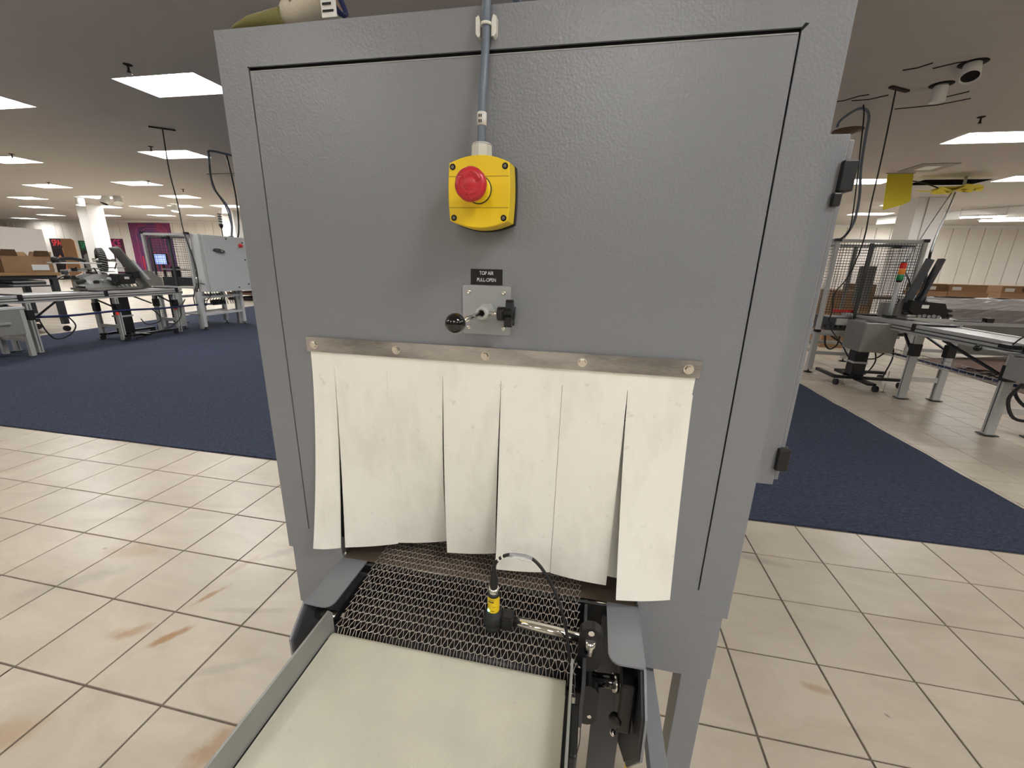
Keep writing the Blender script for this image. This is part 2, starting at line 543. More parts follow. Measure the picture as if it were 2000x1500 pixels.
for k, (nv, d, x, y) in enumerate(cands[:300]):
    o = bpy.data.objects.new('tile', full)
    COL.objects.link(o); o.parent = fl
    o.location = (x, y, rnd.uniform(-0.0004, 0.0004))
    o.rotation_euler = (rnd.uniform(-.0012, .0012), rnd.uniform(-.0012, .0012), 0)
verts = []; faces = []
h = T / 2 - GAP
for (nv, d, x, y) in cands[300:]:
    n = len(verts)
    tz = [rnd.uniform(-.0006, .0) for _ in range(4)]
    verts += [(x - h, y - h, tz[0]), (x + h, y - h, tz[1]), (x + h, y + h, tz[2]), (x - h, y + h, tz[3])]
    faces.append((n, n + 1, n + 2, n + 3))
me = bpy.data.meshes.new('tile_field'); me.from_pydata(verts, [], faces); me.materials.append(M['tile'])
o = bpy.data.objects.new('tile_field', me); COL.objects.link(o); o.parent = fl; o['kind'] = 'stuff'

# carpets inlaid in the tiled floor
b = MB()
ys = [CY0 + (Y1 - 2 - CY0) * k / 60 for k in range(61)]
pts = [(CX1 + rnd.uniform(-.012, .012), y) for y in [CY0 + .2 * i for i in range(0, 96)]]
pts[0] = (CX1, CY0)
top = [(carpet_back(y) + rnd.uniform(-.01, .01), y) for y in ys[::-1]]
front = [(-9.6 + (CX1 + 9.6) * k / 60, CY0 + rnd.uniform(-.003, .003)) for k in range(1, 60)]
b.prism(pts + top + front, 'z', -0.003, 0.008)
tag(struct(b.build('carpet', 'carpet', None, (0, 0, 0))), 'dark navy blue carpet inset in the beige tiled floor', None)
b = MB().prism(BR, 'z', -0.003, 0.006)
struct(b.build('carpet', 'brownrug', None, (8, 8, 0)), 'brown carpet patch under the wrapped goods table')

# lights: list of centres on the ceiling
LX, LY = 1.30, 0.64
lights = [(-5.92, 5.54), (-9.73, 5.62), (-9.73, 8.80), (-14.9, 8.85), (-14.8, 11.88), (-18.9, 12.1), (-16.04, 14.4), (-19.94, 14.4), (-23.9, 14.5),
          (-27.8, 17.1), (-23.4, 17.05), (-21.0, 17.07), (-18.7, 16.95), (-16.4, 16.95), (-32.2, 20.4), (-28.2, 20.5), (-24.2, 20.4), (-21.6, 20.4), (-37.4, 22.2),
          (6.5, 9.2), (6.4, 12.9), (9.98, 12.75), (9.9, 16.8), (10.2, 19.3), (13.3, 21.7),
          (-5.9, 11.5), (-1.9, 9.0), (2.2, 11.9), (-10.0, 15.0), (-4.0, 15.0), (2.0, 16.0), (-12.0, 19.5), (-6, 19.5), (0, 19.5), (5.4, 21.0), (15.5, 9.2), (15.5, 14.5), (19, 19.5)]
seen_n = 25
for yy, xs in ((2.35, (-13.6, -1.9, 5.9, 9.8)), (-0.8, (-9.7, -5.8, 2.0, 5.9)), (-3.9, (-13.6, -3.45, .1, 3.9, 9.8)), (-7.2, (-9.8, -6.4, .1, 5.9))):
    for x in xs: lights.append((x, yy))
holes = [(x - LX / 2, x + LX / 2, y - LY / 2, y + LY / 2) for x, y in lights]
voids = [(7.75, 9.15, 12.75, 13.45), (5.6, 6.3, 18.6, 19.1)]
allh = holes + voids
xs = sorted({X0, X1} | {v for h_ in allh for v in h_[:2]})
ys = sorted({Y0, Y1} | {v for h_ in allh for v in h_[2:]})
b = MB()
vm = {}
def gv(i, j):
    if (i, j) not in vm: vm[i, j] = b.bm.verts.new((xs[i], ys[j], HC))
    return vm[i, j]
for i in range(len(xs) - 1):
    for j in range(len(ys) - 1):
        cx, cy = (xs[i] + xs[i + 1]) / 2, (ys[j] + ys[j + 1]) / 2
        if any(h_[0] < cx < h_[1] and h_[2] < cy < h_[3] for h_ in allh): continue
        b.bm.faces.new((gv(i, j), gv(i, j + 1), gv(i + 1, j + 1), gv(i + 1, j)))
ceil = struct(b.build('ceiling', 'ceiling', None, (0, 0, HC)))
MB().box(X0, X1, Y0, Y1, HC + .35, HC + .4).build('plenum_slab', 'hole', ceil)
for v in voids:
    q = MB()
    q.box(v[0] - .02, v[0], v[2], v[3], HC, HC + .34).box(v[1], v[1] + .02, v[2], v[3], HC, HC + .34)
    q.box(v[0], v[1], v[2] - .02, v[2], HC, HC + .34).box(v[0], v[1], v[3], v[3] + .02, HC, HC + .34)
    q.build('opening_lining', 'hole', ceil)
# one light, then copies
def make_light():
    t = thing('ceiling_light', (0, 0, HC), 'l', 'ceiling light')
    f = MB()
    hx, hy, dz = LX / 2, LY / 2, 0.07
    ix, iy = hx - .035, hy - .035
    for a, c in (((-hx, -hy), (hx, -hy)), ((hx, -hy), (hx, hy)), ((hx, hy), (-hx, hy)), ((-hx, hy), (-hx, -hy))):
        sx = lambda p: (p[0] * ix / hx, p[1] * iy / hy)
        f.quad((a[0], a[1], HC - .004), (c[0], c[1], HC - .004), (sx(c)[0], sx(c)[1], HC + dz), (sx(a)[0], sx(a)[1], HC + dz))
        k = 1.025
        f.quad((a[0], a[1], HC - .004), (c[0], c[1], HC - .004), (c[0] * k, c[1] * k, HC - .004), (a[0] * k, a[1] * k, HC - .004))
    f.build('frame', 'lampbox', t)
    MB().box(-ix, ix, -iy, iy, HC + dz, HC + dz + .02).build('diffuser', 'diffuser', t)
    return t
L0 = make_light()
near_lab = {0: 'bright ceiling light just left of the grey machine top, largest one', 1: 'ceiling light cut by the left photo edge, upper one', 2: 'ceiling light crossed by the thin hanging black cable',
            3: 'ceiling light at the left photo edge, second down', 19: 'large ceiling light at the upper right photo edge', 20: 'ceiling light beside the hanging yellow sheet',
            21: 'ceiling light beside the black ceiling opening', 4: 'ceiling light right of the row of spots above the white column', 5: 'ceiling light above left of the column spots',
            6: 'ceiling light crossed by hanging cable, above the mesh cage', 7: 'ceiling light behind the three ceiling spotlights'}
far_lab = {8: 'small ceiling light left of the lit spotlight by the white left column', 9: 'small ceiling light farther left, below the one beside the lit spotlight',
           10: 'small ceiling light touching the top right of the white left column', 11: 'small ceiling light between the white left column and the mesh cage top', 12: 'small ceiling light crossed by the hanging cable above the cage, between two tiny spotlights',
           13: 'small ceiling light behind the looping grey hose by the machine edge', 14: 'tiny ceiling light above the red lettered poster', 15: 'tiny ceiling light just right of the white left column, lowest there', 16: 'tiny ceiling light above the purple mural, left one',
           17: 'tiny ceiling light above the purple mural, right one beside the dark stack light', 18: 'tiny ceiling light farthest left above the white partition', 22: 'far ceiling light just below the hanging yellow sheet', 23: 'far ceiling light behind the drooping hose over the right cage', 24: 'farthest small ceiling light left of the right white column'}
for k, (x, y) in enumerate(lights):
    o = L0 if k == 0 else copy_tree(L0)
    o.location = (x, y, HC)
    if k in near_lab: o['label'] = near_lab[k]; o['group'] = 'recessed ceiling lights'
    elif k < seen_n and x < 0: o['label'] = far_lab[k]; o['group'] = 'far ceiling lights over the left side'
    elif k < seen_n: o['label'] = far_lab[k]; o['group'] = 'far ceiling lights over the right side'
    else: o['label'] = 'recessed ceiling light hidden behind the grey machine or the viewer'; o['group'] = 'ceiling lights out of view'

# walls
wb = struct(MB().box(X0, X1, Y1, Y1 + .2, 0, HC + .4).build('wall_back', 'wall_dull', None))
pw = 0.61
pm = None
k = 0
x = -44.0
while x < 20:
    if -20.5 > x > -46 or x > 4.0:
        if pm is None:
            q = MB().box(x + .012, x + pw - .012, Y1 - .03, Y1 - .001, 0.0, HC - .12, 0.006).build('panel', 'wall_panel', wb)
            pm = q; px0 = x
        else:
            q = pm.copy(); COL.objects.link(q); q.parent = wb
            q.location = pm.location + Vector((x - px0, rnd.uniform(-.012, .0), 0))
            q.rotation_euler = (0, 0, rnd.uniform(-.02, .02) * 0)
    x += pw
struct(MB().box(-20.4, 4, Y1 - .06, Y1, 0, HC - .05).build('wall_back', 'wall', None))
struct(MB().box(X0, X1, Y1 - .10, Y1 - .031, HC - .12, HC).build('trim_1', 'lampbox', None))
struct(MB().box(X0 - .2, X0, Y0, Y1, 0, HC + .4).build('wall_left', 'wall', None))
struct(MB().box(X1, X1 + .2, Y0, Y1, 0, HC + .4).build('wall_right', 'wall', None))
struct(MB().box(X0, X1, Y0 - .2, Y0, 0, HC + .4).build('wall_front', 'wall_dull', None))
# columns
struct(MB().box(-23.75, -23.15, 16.06, 16.75, 0, HC, .01).build('column', 'column', None), 'white square column in front of the poster wall')
c2 = struct(MB().box(9.3, 10.05, 15.35, 16.15, 0, HC, .01).build('column', 'column', None), 'white column behind the right mesh cage')
MB().tube([(9.55, 15.33, 0), (9.55, 15.33, HC)], .012).build('conduit', 'frame_grey', c2)
struct(MB().box(-18.2, -17.4, 18.2, 19.0, 0, HC, .01).build('column', 'column', None), 'white column at the left edge of the grey machine')

# ================================================================== THE GREY HEAT TUNNEL
YF = 0.7073
t = thing('heat_tunnel', (-0.18, 1.5, 0), 'large grey textured metal heat tunnel with a mesh belt, filling the centre', 'machine')
FX0, FX1, FZ0, FZ1 = -0.6600, 0.3015, 0.8215, 1.8360
GXL, GXR, GZT, GZB = -0.6010, 0.2410, 1.7775, 0.8770
YB = 2.36
TH = 0.004
# opening in the front
OX0, OX1, OZ0, OZ1 = -0.522, 0.133, 0.8215, 1.27
gs, gt = 0.0014, 0.0032
q = MB()
q.prism([(FX0, FZ1), (FX0, GZB), (GXL - gs, GZB), (GXL - gs, GZT + gt), (GXR + gs, GZT + gt), (GXR + gs, GZB), (FX1, GZB), (FX1, FZ1)], 'y', YF, YF + TH)
q.build('front_frame', 'paint', t)
q = MB()
q.prism([(FX0, FZ0), (OX0, FZ0), (OX0, OZ1), (OX1, OZ1), (OX1, FZ0), (FX1, FZ0), (FX1, GZB), (GXR - gs, GZB), (GXR - gs, GZT - gt), (GXL + gs, GZT - gt), (GXL + gs, GZB), (FX0, GZB)], 'y', YF, YF + TH)
q.build('front_panel', 'paint', t)
q = MB()   # backing behind the folded seam
q.box(GXL - .02, GXR + .02, YF + .016, YF + .018, 1.30, GZT + .02)
q.box(GXL - .02, OX0 - .003, YF + .016, YF + .018, GZB - .02, 1.30).box(OX1 + .003, GXR + .02, YF + .016, YF + .018, GZB - .02, 1.30)
q.build('seam_backing', 'slate', t)
MB().prism([(GXR - .001, GZT + .001), (GXR + .004, GZT + .0075), (GXR + .009, GZT + .0065), (GXR + .002, GZT - .001)], 'y', YF - .0004, YF + .001).build('corner_notch', 'hole', t)
MB().box(GXL + .002, GXR - .002, YF - .0006, YF + .0035, GZT - .0044, GZT - .0028).build('panel_lip_highlight', 'paint_light', t)  # lighter grey paints in the bright line light makes on the folded edge
MB().prism([(GXL + .001, GZT - .001), (GXL - .003, GZT + .003), (GXL - .001, GZT + .004), (GXL + .003, GZT + .001)], 'y', YF - .0004, YF + .001).build('corner_notch', 'hole', t)
q = MB()
q.box(FX0, FX0 + TH, YF + TH, YB, FZ0, FZ1).box(FX1 - TH, FX1, YF + TH, YB, FZ0, FZ1).box(FX0, FX1, YB, YB + TH, FZ0, FZ1)
q.build('side_panels', 'paint', t)
MB().box(FX0, FX1, YF + TH, YB, FZ1 - TH, FZ1).build('top_panel', 'paint', t)
AZ0 = 0.6625
q = MB()
q.box(FX0 + .0075, OX0 - .0005, YF + .003, YF + .01, AZ0, FZ0).box(OX1 + .003, FX1 - .0075, YF + .003, YF + .01, AZ0, FZ0)
q.box(FX0 + .0075, FX0 + .012, YF + .01, YB, AZ0, FZ0).box(FX1 - .012, FX1 - .0075, YF + .01, YB, AZ0, FZ0)
q.build('apron', 'paint', t)
MB().box(OX0 - .003, OX1 + .003, YF + .03, YB, AZ0 + .02, AZ0 + .03).build('drip_pan', 'dark_pan', t)
for lx in (FX0 + .01, FX1 - .0635):
    for ly in (YF + .004, YB - .06):
        lg = MB().box(lx, lx + .0535, ly, ly + .0535, 0.02, AZ0 + .01, .002).build('leg', 'paint', t)
        MB().cyl((lx + .027, ly + .027, 0.004), (lx + .027, ly + .027, .022), .04, .03, 20).build('foot', 'rubber', lg)
MB().box(FX0 + .03, FX1 - .03, YB - .05, YB - .01, .18, .22).build('stretcher', 'paint', t)
MB().box(FX0 + .02, FX0 + .055, YF + .06, YB - .06, .18, .22).build('stretcher', 'paint', t)
MB().box(FX1 - .055, FX1 - .02, YF + .06, YB - .06, .18, .22).build('stretcher', 'paint', t)
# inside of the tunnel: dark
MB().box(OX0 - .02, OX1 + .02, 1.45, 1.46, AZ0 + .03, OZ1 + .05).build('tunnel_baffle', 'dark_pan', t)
q = MB().box(OX0 - .004, OX0 - .001, YF + .02, 1.45, AZ0 + .03, OZ1).box(OX1 + .001, OX1 + .004, YF + .02, 1.45, AZ0 + .03, OZ1)
q.box(OX0 - .004, OX1 + .004, YF + .02, 1.45, OZ1, OZ1 + .004)
q.build('tunnel_lining', 'steel_dull', t)
# slider plate with its bright lip
ZS = 0.8130
MB().box(OX0 + .002, OX1 - .002, YF + .0005, 1.44, ZS - .003, ZS).build('slider_plate', 'slider', t)
MB().box(-.458, .074, YF - .003, YF + .0002, ZS - .004, ZS + .0012).build('slider_lip', 'chrome', t)
q = MB().box(-.50, .10, YF - .006, YF - .003, .70, ZS - .004)
q.build('sill_plate', 'dark_pan', t)
# guards either side of the belt: top flange with rounded corner + web
def arc(cx, cy, r, a0, a1, n=6):
    return [(cx + r * math.cos(R(a0 + (a1 - a0) * i / n)), cy + r * math.sin(R(a0 + (a1 - a0) * i / n))) for i in range(n + 1)]
ZG = 0.8142
gl = thing  # alias kept simple
for sgn, xo, xi in ((-1, -0.5205, -0.461), (1, 0.133, 0.0735)):
    if sgn < 0:
        pts = [(xo, YF + .001), (xo, .575)] + [(xi - .022 + .022 * math.cos(R(a)), .571 + .022 - .022 * math.sin(R(-a)) * -1 - .0) for a in (-80, -60, -40, -20, 0)] + [(xi, YF + .001)]
        pts = [(xo, YF + .001), (xo, .573)] + [(xi - .02 + .02 * math.cos(R(a)), .592 + .02 * math.sin(R(a))) for a in (-90, -70, -50, -30, -10, 0)] + [(xi, YF + .001)]
    else:
        pts = [(xo, YF + .001), (xo, .573)] + [(xi + .02 - .02 * math.cos(R(a)), .592 + .02 * math.sin(R(a))) for a in (-90, -70, -50, -30, -10, 0)] + [(xi, YF + .001)]
    g = MB().prism(pts, 'z', ZG - .0035, ZG).build('guard_flange', 'paint', t)
    web = [(YF + .02, ZG - .0035), (.5735, ZG - .0035), (.517, .772), (.510, .69), (.60, .53), (YF + .02, .42)] if sgn > 0 else [(YF + .02, ZG - .0035), (.5735, ZG - .0035), (.528, .768), (.528, .73), (.60, .56), (YF + .02, .5)]
    e = MB().prism(web, 'x', xo, xo + .004 * -sgn * -1 if sgn > 0 else xo - .004).build('guard_web', 'paint', t)
    MB().prism([(a + (.006 if a < .7 else 0), b_ - .004 if b_ > .6 else b_ + .004) for a, b_ in web], 'x', xo - .0045 * sgn, xo - .0005 * sgn).build('guard_liner', 'slate', t)
MB().box(.066, .128, YF - .012, YF - .007, .30, .79).build('support_plate', 'slate', t)
MB().box(-.515, -.45, YF - .012, YF - .007, .50, .79).build('support_plate', 'slate', t)
MB().box(.157, .187, .44, YB - .1, .612, .646, .002).build('frame_rail', 'paint', t)
# bed below the belt
q = MB()
q.box(-.455, .025, .56, YF - .007, .735, .745)
q.build('belt_bed', 'dark_pan', t)
MB().box(.030, .036, .535, YF - .007, .70, ZS - .006).build('bed_side', 'slate', t)
MB().box(-.462, -.457, .56, YF - .007, .70, ZS - .03).build('bed_side', 'dark_pan', t)
MB().cyl((-.45, .567, .766), (.028, .567, .766), .0185, n=24).build('nose_roller', 'dark_pan', t)
MB().cyl((-.516, .60, .765), (-.45, .60, .765), .009, n=16).build('roller_shaft', 'chrome', t)
# woven wire mesh belt
def belt_z(y):
    if y > YF: return ZS + .004
    return ZS + .004 - (YF - y) * 0.155
q = MB()
bx0, bx1 = -.440, .021
per, pitch = .0126, .0166
wr = .00060
yrow = .556
row = 0
def spiral(y0, y1):
    """one zigzag spiral wire between two crimped rods"""
    pts = []
    x = bx0
    k = 0
    while x <= bx1:
        e = y0 - .0012 if k % 2 == 0 else y1 + .0012
        i = y0 + .0010 if k % 2 == 0 else y1 - .0010
        for dx, yy in ((-.0010, i), (0, e), (.0010, i)):
            if bx0 <= x + dx <= bx1: pts.append((x + dx, yy, belt_z(yy) + .0007))
        x += per / 2; k += 1
    return pts
def rod(y):
    pts = []
    x = bx0; k = 0
    while x <= bx1:
        pts.append((x, y + (.0019, .0012, -.0012, -.0019, -.0012, .0012)[k % 6], belt_z(y)))
        x += per / 6; k += 1
    return pts
while yrow < 1.20:
    q.tube(rod(yrow), wr * 1.1, 4)
    q.tube(spiral(yrow, yrow + pitch), wr, 4)
    yrow += pitch; row += 1
# turn down around the nose roller
for k in range(3):
    a0 = R(70 - k * 38); a1 = R(70 - (k + 1) * 38 - 8)
    pts = []
    x = bx0
    while x < bx1:
        for dx, a in ((0, a0), (.004, a0), (.0068, a1), (.0104, a1)):
            if x + dx <= bx1: pts.append((x + dx, .567 - .024 * math.cos(a), .766 + .024 * math.sin(a)))
        x += per
    q.tube(pts, wr, 4)
tag(q.build('mesh_belt', 'wire', t), 'woven wire mesh belt', kind='stuff')
# lower return strand is hidden; side enclosure on the right
YE = 1.10
se = MB().box(FX1, .510, YE, 1.95, .922, 1.757, .002).build('side_enclosure', 'paint', t)
MB().box(.5105, .523, YE + .006, 1.945, .935, 1.748, .003).build('enclosure_door', 'paint', t)
for z in (1.675, 1.0):
    hz = MB().box(.503, .532, YE - .012, YE + .02, z - .032, z + .03, .003).build('hinge', 'black', t)
    MB().box(.497, .515, YE - .010, YE + .006, z - .062, z - .034, .003).build('hinge_pin', 'black', hz) if z > 1.5 else None

# ------------------------------------------------------------------ strip curtain
sc_ = thing('strip_curtain', (-.18, YF, 1.298), 'off-white slit strip curtain hanging over the machine mouth under a steel bar', 'curtain')
bar_ = MB().prism(rrect(-.547, .182, 1.2975, 1.3265, .003), 'y', YF - .0065, YF - .0035).build('clamp_bar', 'steel', sc_)
for bx in (-.530, -.357, -.184, -.011, .163):
    bo = MB().cyl((bx, YF - .0065, 1.3118), (bx, YF - .0078, 1.3118), .0082, n=20).build('washer', 'chrome', sc_)
    MB().cyl((bx, YF - .0078, 1.3118), (bx, YF - .0125, 1.3118), .0062, .0058, 6).build('bolt_head', 'chrome', bo)
cuts = [-.5425, -.493, -.381, -.267, -.155, -.043, .070, .1765]
ZH = 1.2665
q = MB()
q.prism([(cuts[0], ZH), (cuts[-1] - .0015, ZH), (cuts[-1], 1.300), (cuts[0] + .0008, 1.300)], 'y', YF - .0033, YF - .0007)
q.build('header', 'curtain', sc_)
botm = [((-.571, .677), (-.514, .693)), ((-.505, .697), (-.3965, .735)), ((-.400, .738), (-.290, .769)), ((-.277, .732), (-.1715, .753)),
        ((-.160, .705), (-.0458, .722)), ((-.0452, .720), (.069, .710)), ((.087, .675), (.1905, .6985))]
def flap(xa, xb, bl, br, ztop=ZH, y0=YF - .0033, zb=.852, name='flap', curve=2.0):
    nx, nz = 6, 36
    b = MB()
    thk = .0026
    A = []
    for j in range(nz + 1):
        tt = j / nz
        row_ = []
        for i in range(nx + 1):
            u = i / nx
            xt = xa + (xb - xa) * u
            xe = bl[0] + (br[0] - bl[0]) * u
            ye = bl[1] + (br[1] - bl[1]) * u
            xx = xt + (xe - xt) * tt ** 1.2
            yy = y0 + (ye - y0) * tt ** curve - .003 * math.sin(PI * u) * tt ** 2
            z = ztop + (zb - ztop) * tt + .0
            row_.append((xx, yy, z))
        A.append(row_)
    F = [[b.bm.verts.new(p) for p in r_] for r_ in A]
    B = [[b.bm.verts.new((p[0], p[1] + thk, p[2])) for p in r_] for r_ in A]
    def fc(*v):
        f = b.bm.faces.new(v)
    for j in range(nz):
        for i in range(nx):
            fc(F[j][i], F[j + 1][i], F[j + 1][i + 1], F[j][i + 1])
            fc(B[j][i], B[j][i + 1], B[j + 1][i + 1], B[j + 1][i])
        for G in ((0, -1), (nx, 1)):
            i = G[0]
            b.bm.faces.new((F[j][i], B[j][i], B[j + 1][i], F[j + 1][i]))
    for i in range(nx):
        b.bm.faces.new((F[nz][i], B[nz][i], B[nz][i + 1], F[nz][i + 1]))
        b.bm.faces.new((F[0][i], F[0][i + 1], B[0][i + 1], B[0][i]))
    return b.build(name, 'curtain', sc_)
for k in range(7):
    e0 = .0009 if k else 0
    e1 = .0009 if k < 6 else 0
    flap(cuts[k] + e0 * .4, cuts[k + 1] - e1 * .4, botm[k][0], botm[k][1])
flap(-.515, -.47, (-.517, .722), (-.46, .735), 1.20, YF + .02, .853, 'inner_flap')
flap(.055, .128, (.060, .738), (.125, .738), 1.20, YF + .02, .853, 'inner_flap')

# ------------------------------------------------------------------ emergency stop box
es = thing('emergency_stop', (-.184, YF, 1.534), 'yellow emergency stop box with a red mushroom button on the grey machine', 'emergency stop')
ecx, ecz = -.1835, 1.5750
def es_out(k, hz, bulge_x=.0022, bulge_z=.0105):
    pts = []
    hx = .0462 * k; hz = hz * k
    n = 10
    for i in range(n):   # top, right to left
        u = i / n
        xx = hx - 2 * hx * u
        pts.append((ecx + xx, ecz + hz + bulge_z * k * (1 - (xx / hx) ** 2)))
    for i in range(n):   # left, top to bottom
        u = i / n
        zz = hz - 2 * hz * u
        pts.append((ecx - hx - bulge_x * (1 - (zz / hz) ** 2), ecz + zz))
    for i in range(n):
        u = i / n
        xx = -hx + 2 * hx * u
        pts.append((ecx + xx, ecz - hz - bulge_z * k * (1 - (xx / hx) ** 2)))
    for i in range(n):
        u = i / n
        zz = -hz + 2 * hz * u
        pts.append((ecx + hx + bulge_x * (1 - (zz / hz) ** 2), ecz + zz))
    return pts
EHZ = .0405
MB().prism(es_out(1.045, EHZ), 'y', YF - .013, YF - .0003).build('base', 'black', es)
q = MB()
o1 = es_out(.985, EHZ); o2 = es_out(1.0, EHZ); o3 = es_out(.985, EHZ)
rings = []
for o_, y in ((es_out(1.02, EHZ), YF - .0155), (es_out(1.02, EHZ), YF - .030), (es_out(1.0, EHZ), YF - .0535), (es_out(.975, EHZ), YF - .0548)):
    rings.append([q.bm.verts.new((a, y, c_)) for a, c_ in o_])
for A, B in zip(rings, rings[1:]):
    for i in range(len(A)):
        k = (i + 1) % len(A)
        q.bm.faces.new((A[i], A[k], B[k], B[i]))
q.bm.faces.new(rings[-1]); q.bm.faces.new(rings[0][::-1])
lid = q.build('cover', 'yellow', es)
YL = YF - .0548
for z in (1.5968, 1.5532):
    MB().box(ecx - .0465, ecx + .0465, YL - .0002, YL + .0006, z - .00045, z + .00045).build('groove', plain('yellow_shadow_gap', rgb(150, 122, 12), .6, 0, 0) if z > 1.59 else bpy.data.materials['yellow_shadow_gap'], lid)
for dx, dz in ((-.0405, .0352), (.0405, .0352), (-.0395, -.0365), (.0395, -.0365)):
    s_ = MB().lathe((ecx + dx, YL, ecz + dz), (0, -1, 0), [(0.0002, .0), (.0002, .0046), (.0006, .0046), (.0006, .0036), (.0001, .0034), (.0001, 0)], 16).build('screw', 'black', lid)
    MB().cyl((ecx + dx, YL - .0003, ecz + dz), (ecx + dx, YL - .0009, ecz + dz), .0024, n=10).build('screw_recess', 'chrome', s_)
bx_, bz_ = ecx + .0, ecz + .0035
MB().lathe((bx_, YL, bz_), (0, -1, 0), [(0, .0190), (.0018, .0190), (.0018, .0180), (.012, .0172), (.034, .0166), (.034, 0)], 32).build('collar', 'yellow', es)
MB().lathe((bx_, YL, bz_), (0, -1, 0), [(0, .0205), (.0012, .0205), (.0012, .0195), (.0012, .018)], 32).build('seal_ring', 'black', es)
q = MB()
n = 48
prof = [(r_a + .013, r_b * .96) for r_a, r_b in [(.020, .0168), (.021, .0228), (.026, .0240), (.031, .0236), (.0345, .0212), (.0358, .0165), (.0352, .0102), (.0350, .0092), (.0358, .0088), (.0362, .0075), (.0364, 0)]]
prev = None
for h_, r_ in prof:
    if r_ < 1e-6:
        c_ = q.bm.verts.new((bx_, YL - h_, bz_))
        for i in range(n): q.bm.faces.new((prev[i], prev[(i + 1) % n], c_)).smooth = True
        break
    ring = []
    for i in range(n):
        a = 2 * PI * i / n
        rr_ = r_ * (1 + (.009 * (1 if (i // 2) % 4 < 3 else -1.2) if r_ > .0225 else 0))
        ring.append(q.bm.verts.new((bx_ + rr_ * math.cos(a), YL - h_, bz_ + rr_ * math.sin(a))))
    if prev:
        for i in range(n): q.bm.faces.new((prev[i], prev[(i + 1) % n], ring[(i + 1) % n], ring[i])).smooth = True
    prev = ring
btn = q.build('button', 'red', es)
for k in range(3):
    q = MB()
    a0 = R(20 + 120 * k)
    P = [(bx_ + .0146 * math.cos(a0 + R(8 * i)), YL - .0485, bz_ + .0146 * math.sin(a0 + R(8 * i))) for i in range(9)]
    q.tube(P, .0007, 6)
    e = a0
    tip = Vector((bx_ + .0146 * math.cos(e - .18), YL - .0486, bz_ + .0146 * math.sin(e - .18)))
    for dr in (-.0042, .0042):
        q.tube([tip, (bx_ + (.0146 + dr) * math.cos(e + .10), YL - (.0481), bz_ + (.0146 + dr) * math.sin(e + .10))], .0007, 6)
    q.build('twist_arrow', 'red_dark', btn)
gz = ecz + EHZ + .008
gy = YF - .026
gx = ecx - .0035
q = MB().cyl((gx, gy, gz - .003), (gx, gy, gz + .0045), .0180, n=6).cyl((gx, gy, gz + .0045), (gx, gy, gz + .022), .0166, .0160, 8).lathe((gx, gy, gz + .022), (0, 0, 1), [(0, .0160), (.0025, .0135), (.0035, .0075)], 20)
q.build('cable_gland', 'gland', es)
q = MB()
CR = .0062
q.tube([(gx, gy, gz + .018), (gx, gy + .002, 1.70), (gx + .001, YF - .0135, 1.76), (gx + .002, YF - .0105, 1.80), (gx + .003, YF - .012, 1.832), (gx + .006, YF - .002, 1.868), (gx + .014, YF + .05, 1.90), (gx + .03, YF + .16, 1.885), (gx + .05, YF + .3, 1.845), (gx + .06, YF + .5, 1.8425)], CR, 12, 6)
q.build('cable', 'cable_grey', es)
q = MB().cyl((gx, gy + .0012, 1.672), (gx, gy + .0022, 1.690), CR + .0012, n=16)
tg = q.build('cable_tag', 'white_plastic', es)
for k in range(4):
    MB().box(gx - .003 + (k % 2) * .003, gx - .0012 + (k % 2) * .003, gy - CR - .0008, gy - CR - .0003, 1.675 + (k // 2) * .007, 1.679 + (k // 2) * .007).build('tag_print', 'print', tg)
q = MB().prism([(gx - .0135, 1.816), (gx - .0135, 1.796), (gx - .010, 1.7915), (gx - .007, 1.7925), (gx - .0065, 1.798), (gx - .0065, 1.812), (gx - .009, 1.8185)], 'y', YF - .012, YF - .0002)
q.prism([(gx + .0175, 1.816), (gx + .0175, 1.796), (gx + .014, 1.7915), (gx + .011, 1.7925), (gx + .0105, 1.798), (gx + .0105, 1.812), (gx + .013, 1.8185)], 'y', YF - .012, YF - .0002)
q.box(gx - .0135, gx + .0175, YF - .0035, YF - .0002, 1.796, 1.814)
q.cyl((gx + .002, YF - .0105, 1.805), (gx + .002, YF - .0105, 1.809), CR + .0018, n=16)
q.build('cable_clip', 'white_plastic', es)

# ------------------------------------------------------------------ label + damper control
pl = thing('instruction_label', (-.1841, YF, 1.437), 'small black instruction plate above the pull knob', 'label')
MB().box(-.2125, -.1560, YF - .0012, YF - .0001, 1.4363, 1.4625, .0004).build('plate', 'black', pl)
text('TOP AIR', .0086, (-.1842, YF - .0014, 1.4556), (R(90), 0, 0), 'white_print', pl, xs=.78)
text('PULL-OPEN', .0086, (-.1842, YF - .0014, 1.4443), (R(90), 0, 0), 'white_print', pl, xs=.78)
dc = thing('damper_control', (-.183, YF, 1.35), 'small square plate with a black ball pull knob and black star knob', 'control')
MB().prism(rrect(-.2268, -.1402, 1.3502, 1.4350, .004), 'y', YF - .0028, YF - .0001).build('mounting_plate', 'paint_light', dc)
for dx in (-.2155, -.153):
    for z in (1.4235, 1.3615):
        s_ = MB().lathe((dx, YF - .0028, z), (0, -1, 0), [(0, .0042), (.0012, .004), (.0022, .0028), (.0022, .0013), (.0012, .0012), (.0012, 0)], 16).build('screw', 'chrome', dc)
MB().cyl((-.183, YF - .0028, 1.391), (-.183, YF - .014, 1.391), .0155, n=6).lathe((-.183, YF - .014, 1.391), (0, -1, 0), [(0, .0125), (.018, .0118), (.026, .0105), (.026, .0056), (.020, .0056)], 24).build('guide_bushing', 'frame_grey', dc)
MB().cyl((-.183, YF - .03, 1.391), (-.183, .547, 1.391), .0038, n=14).build('pull_rod', 'chrome', dc)
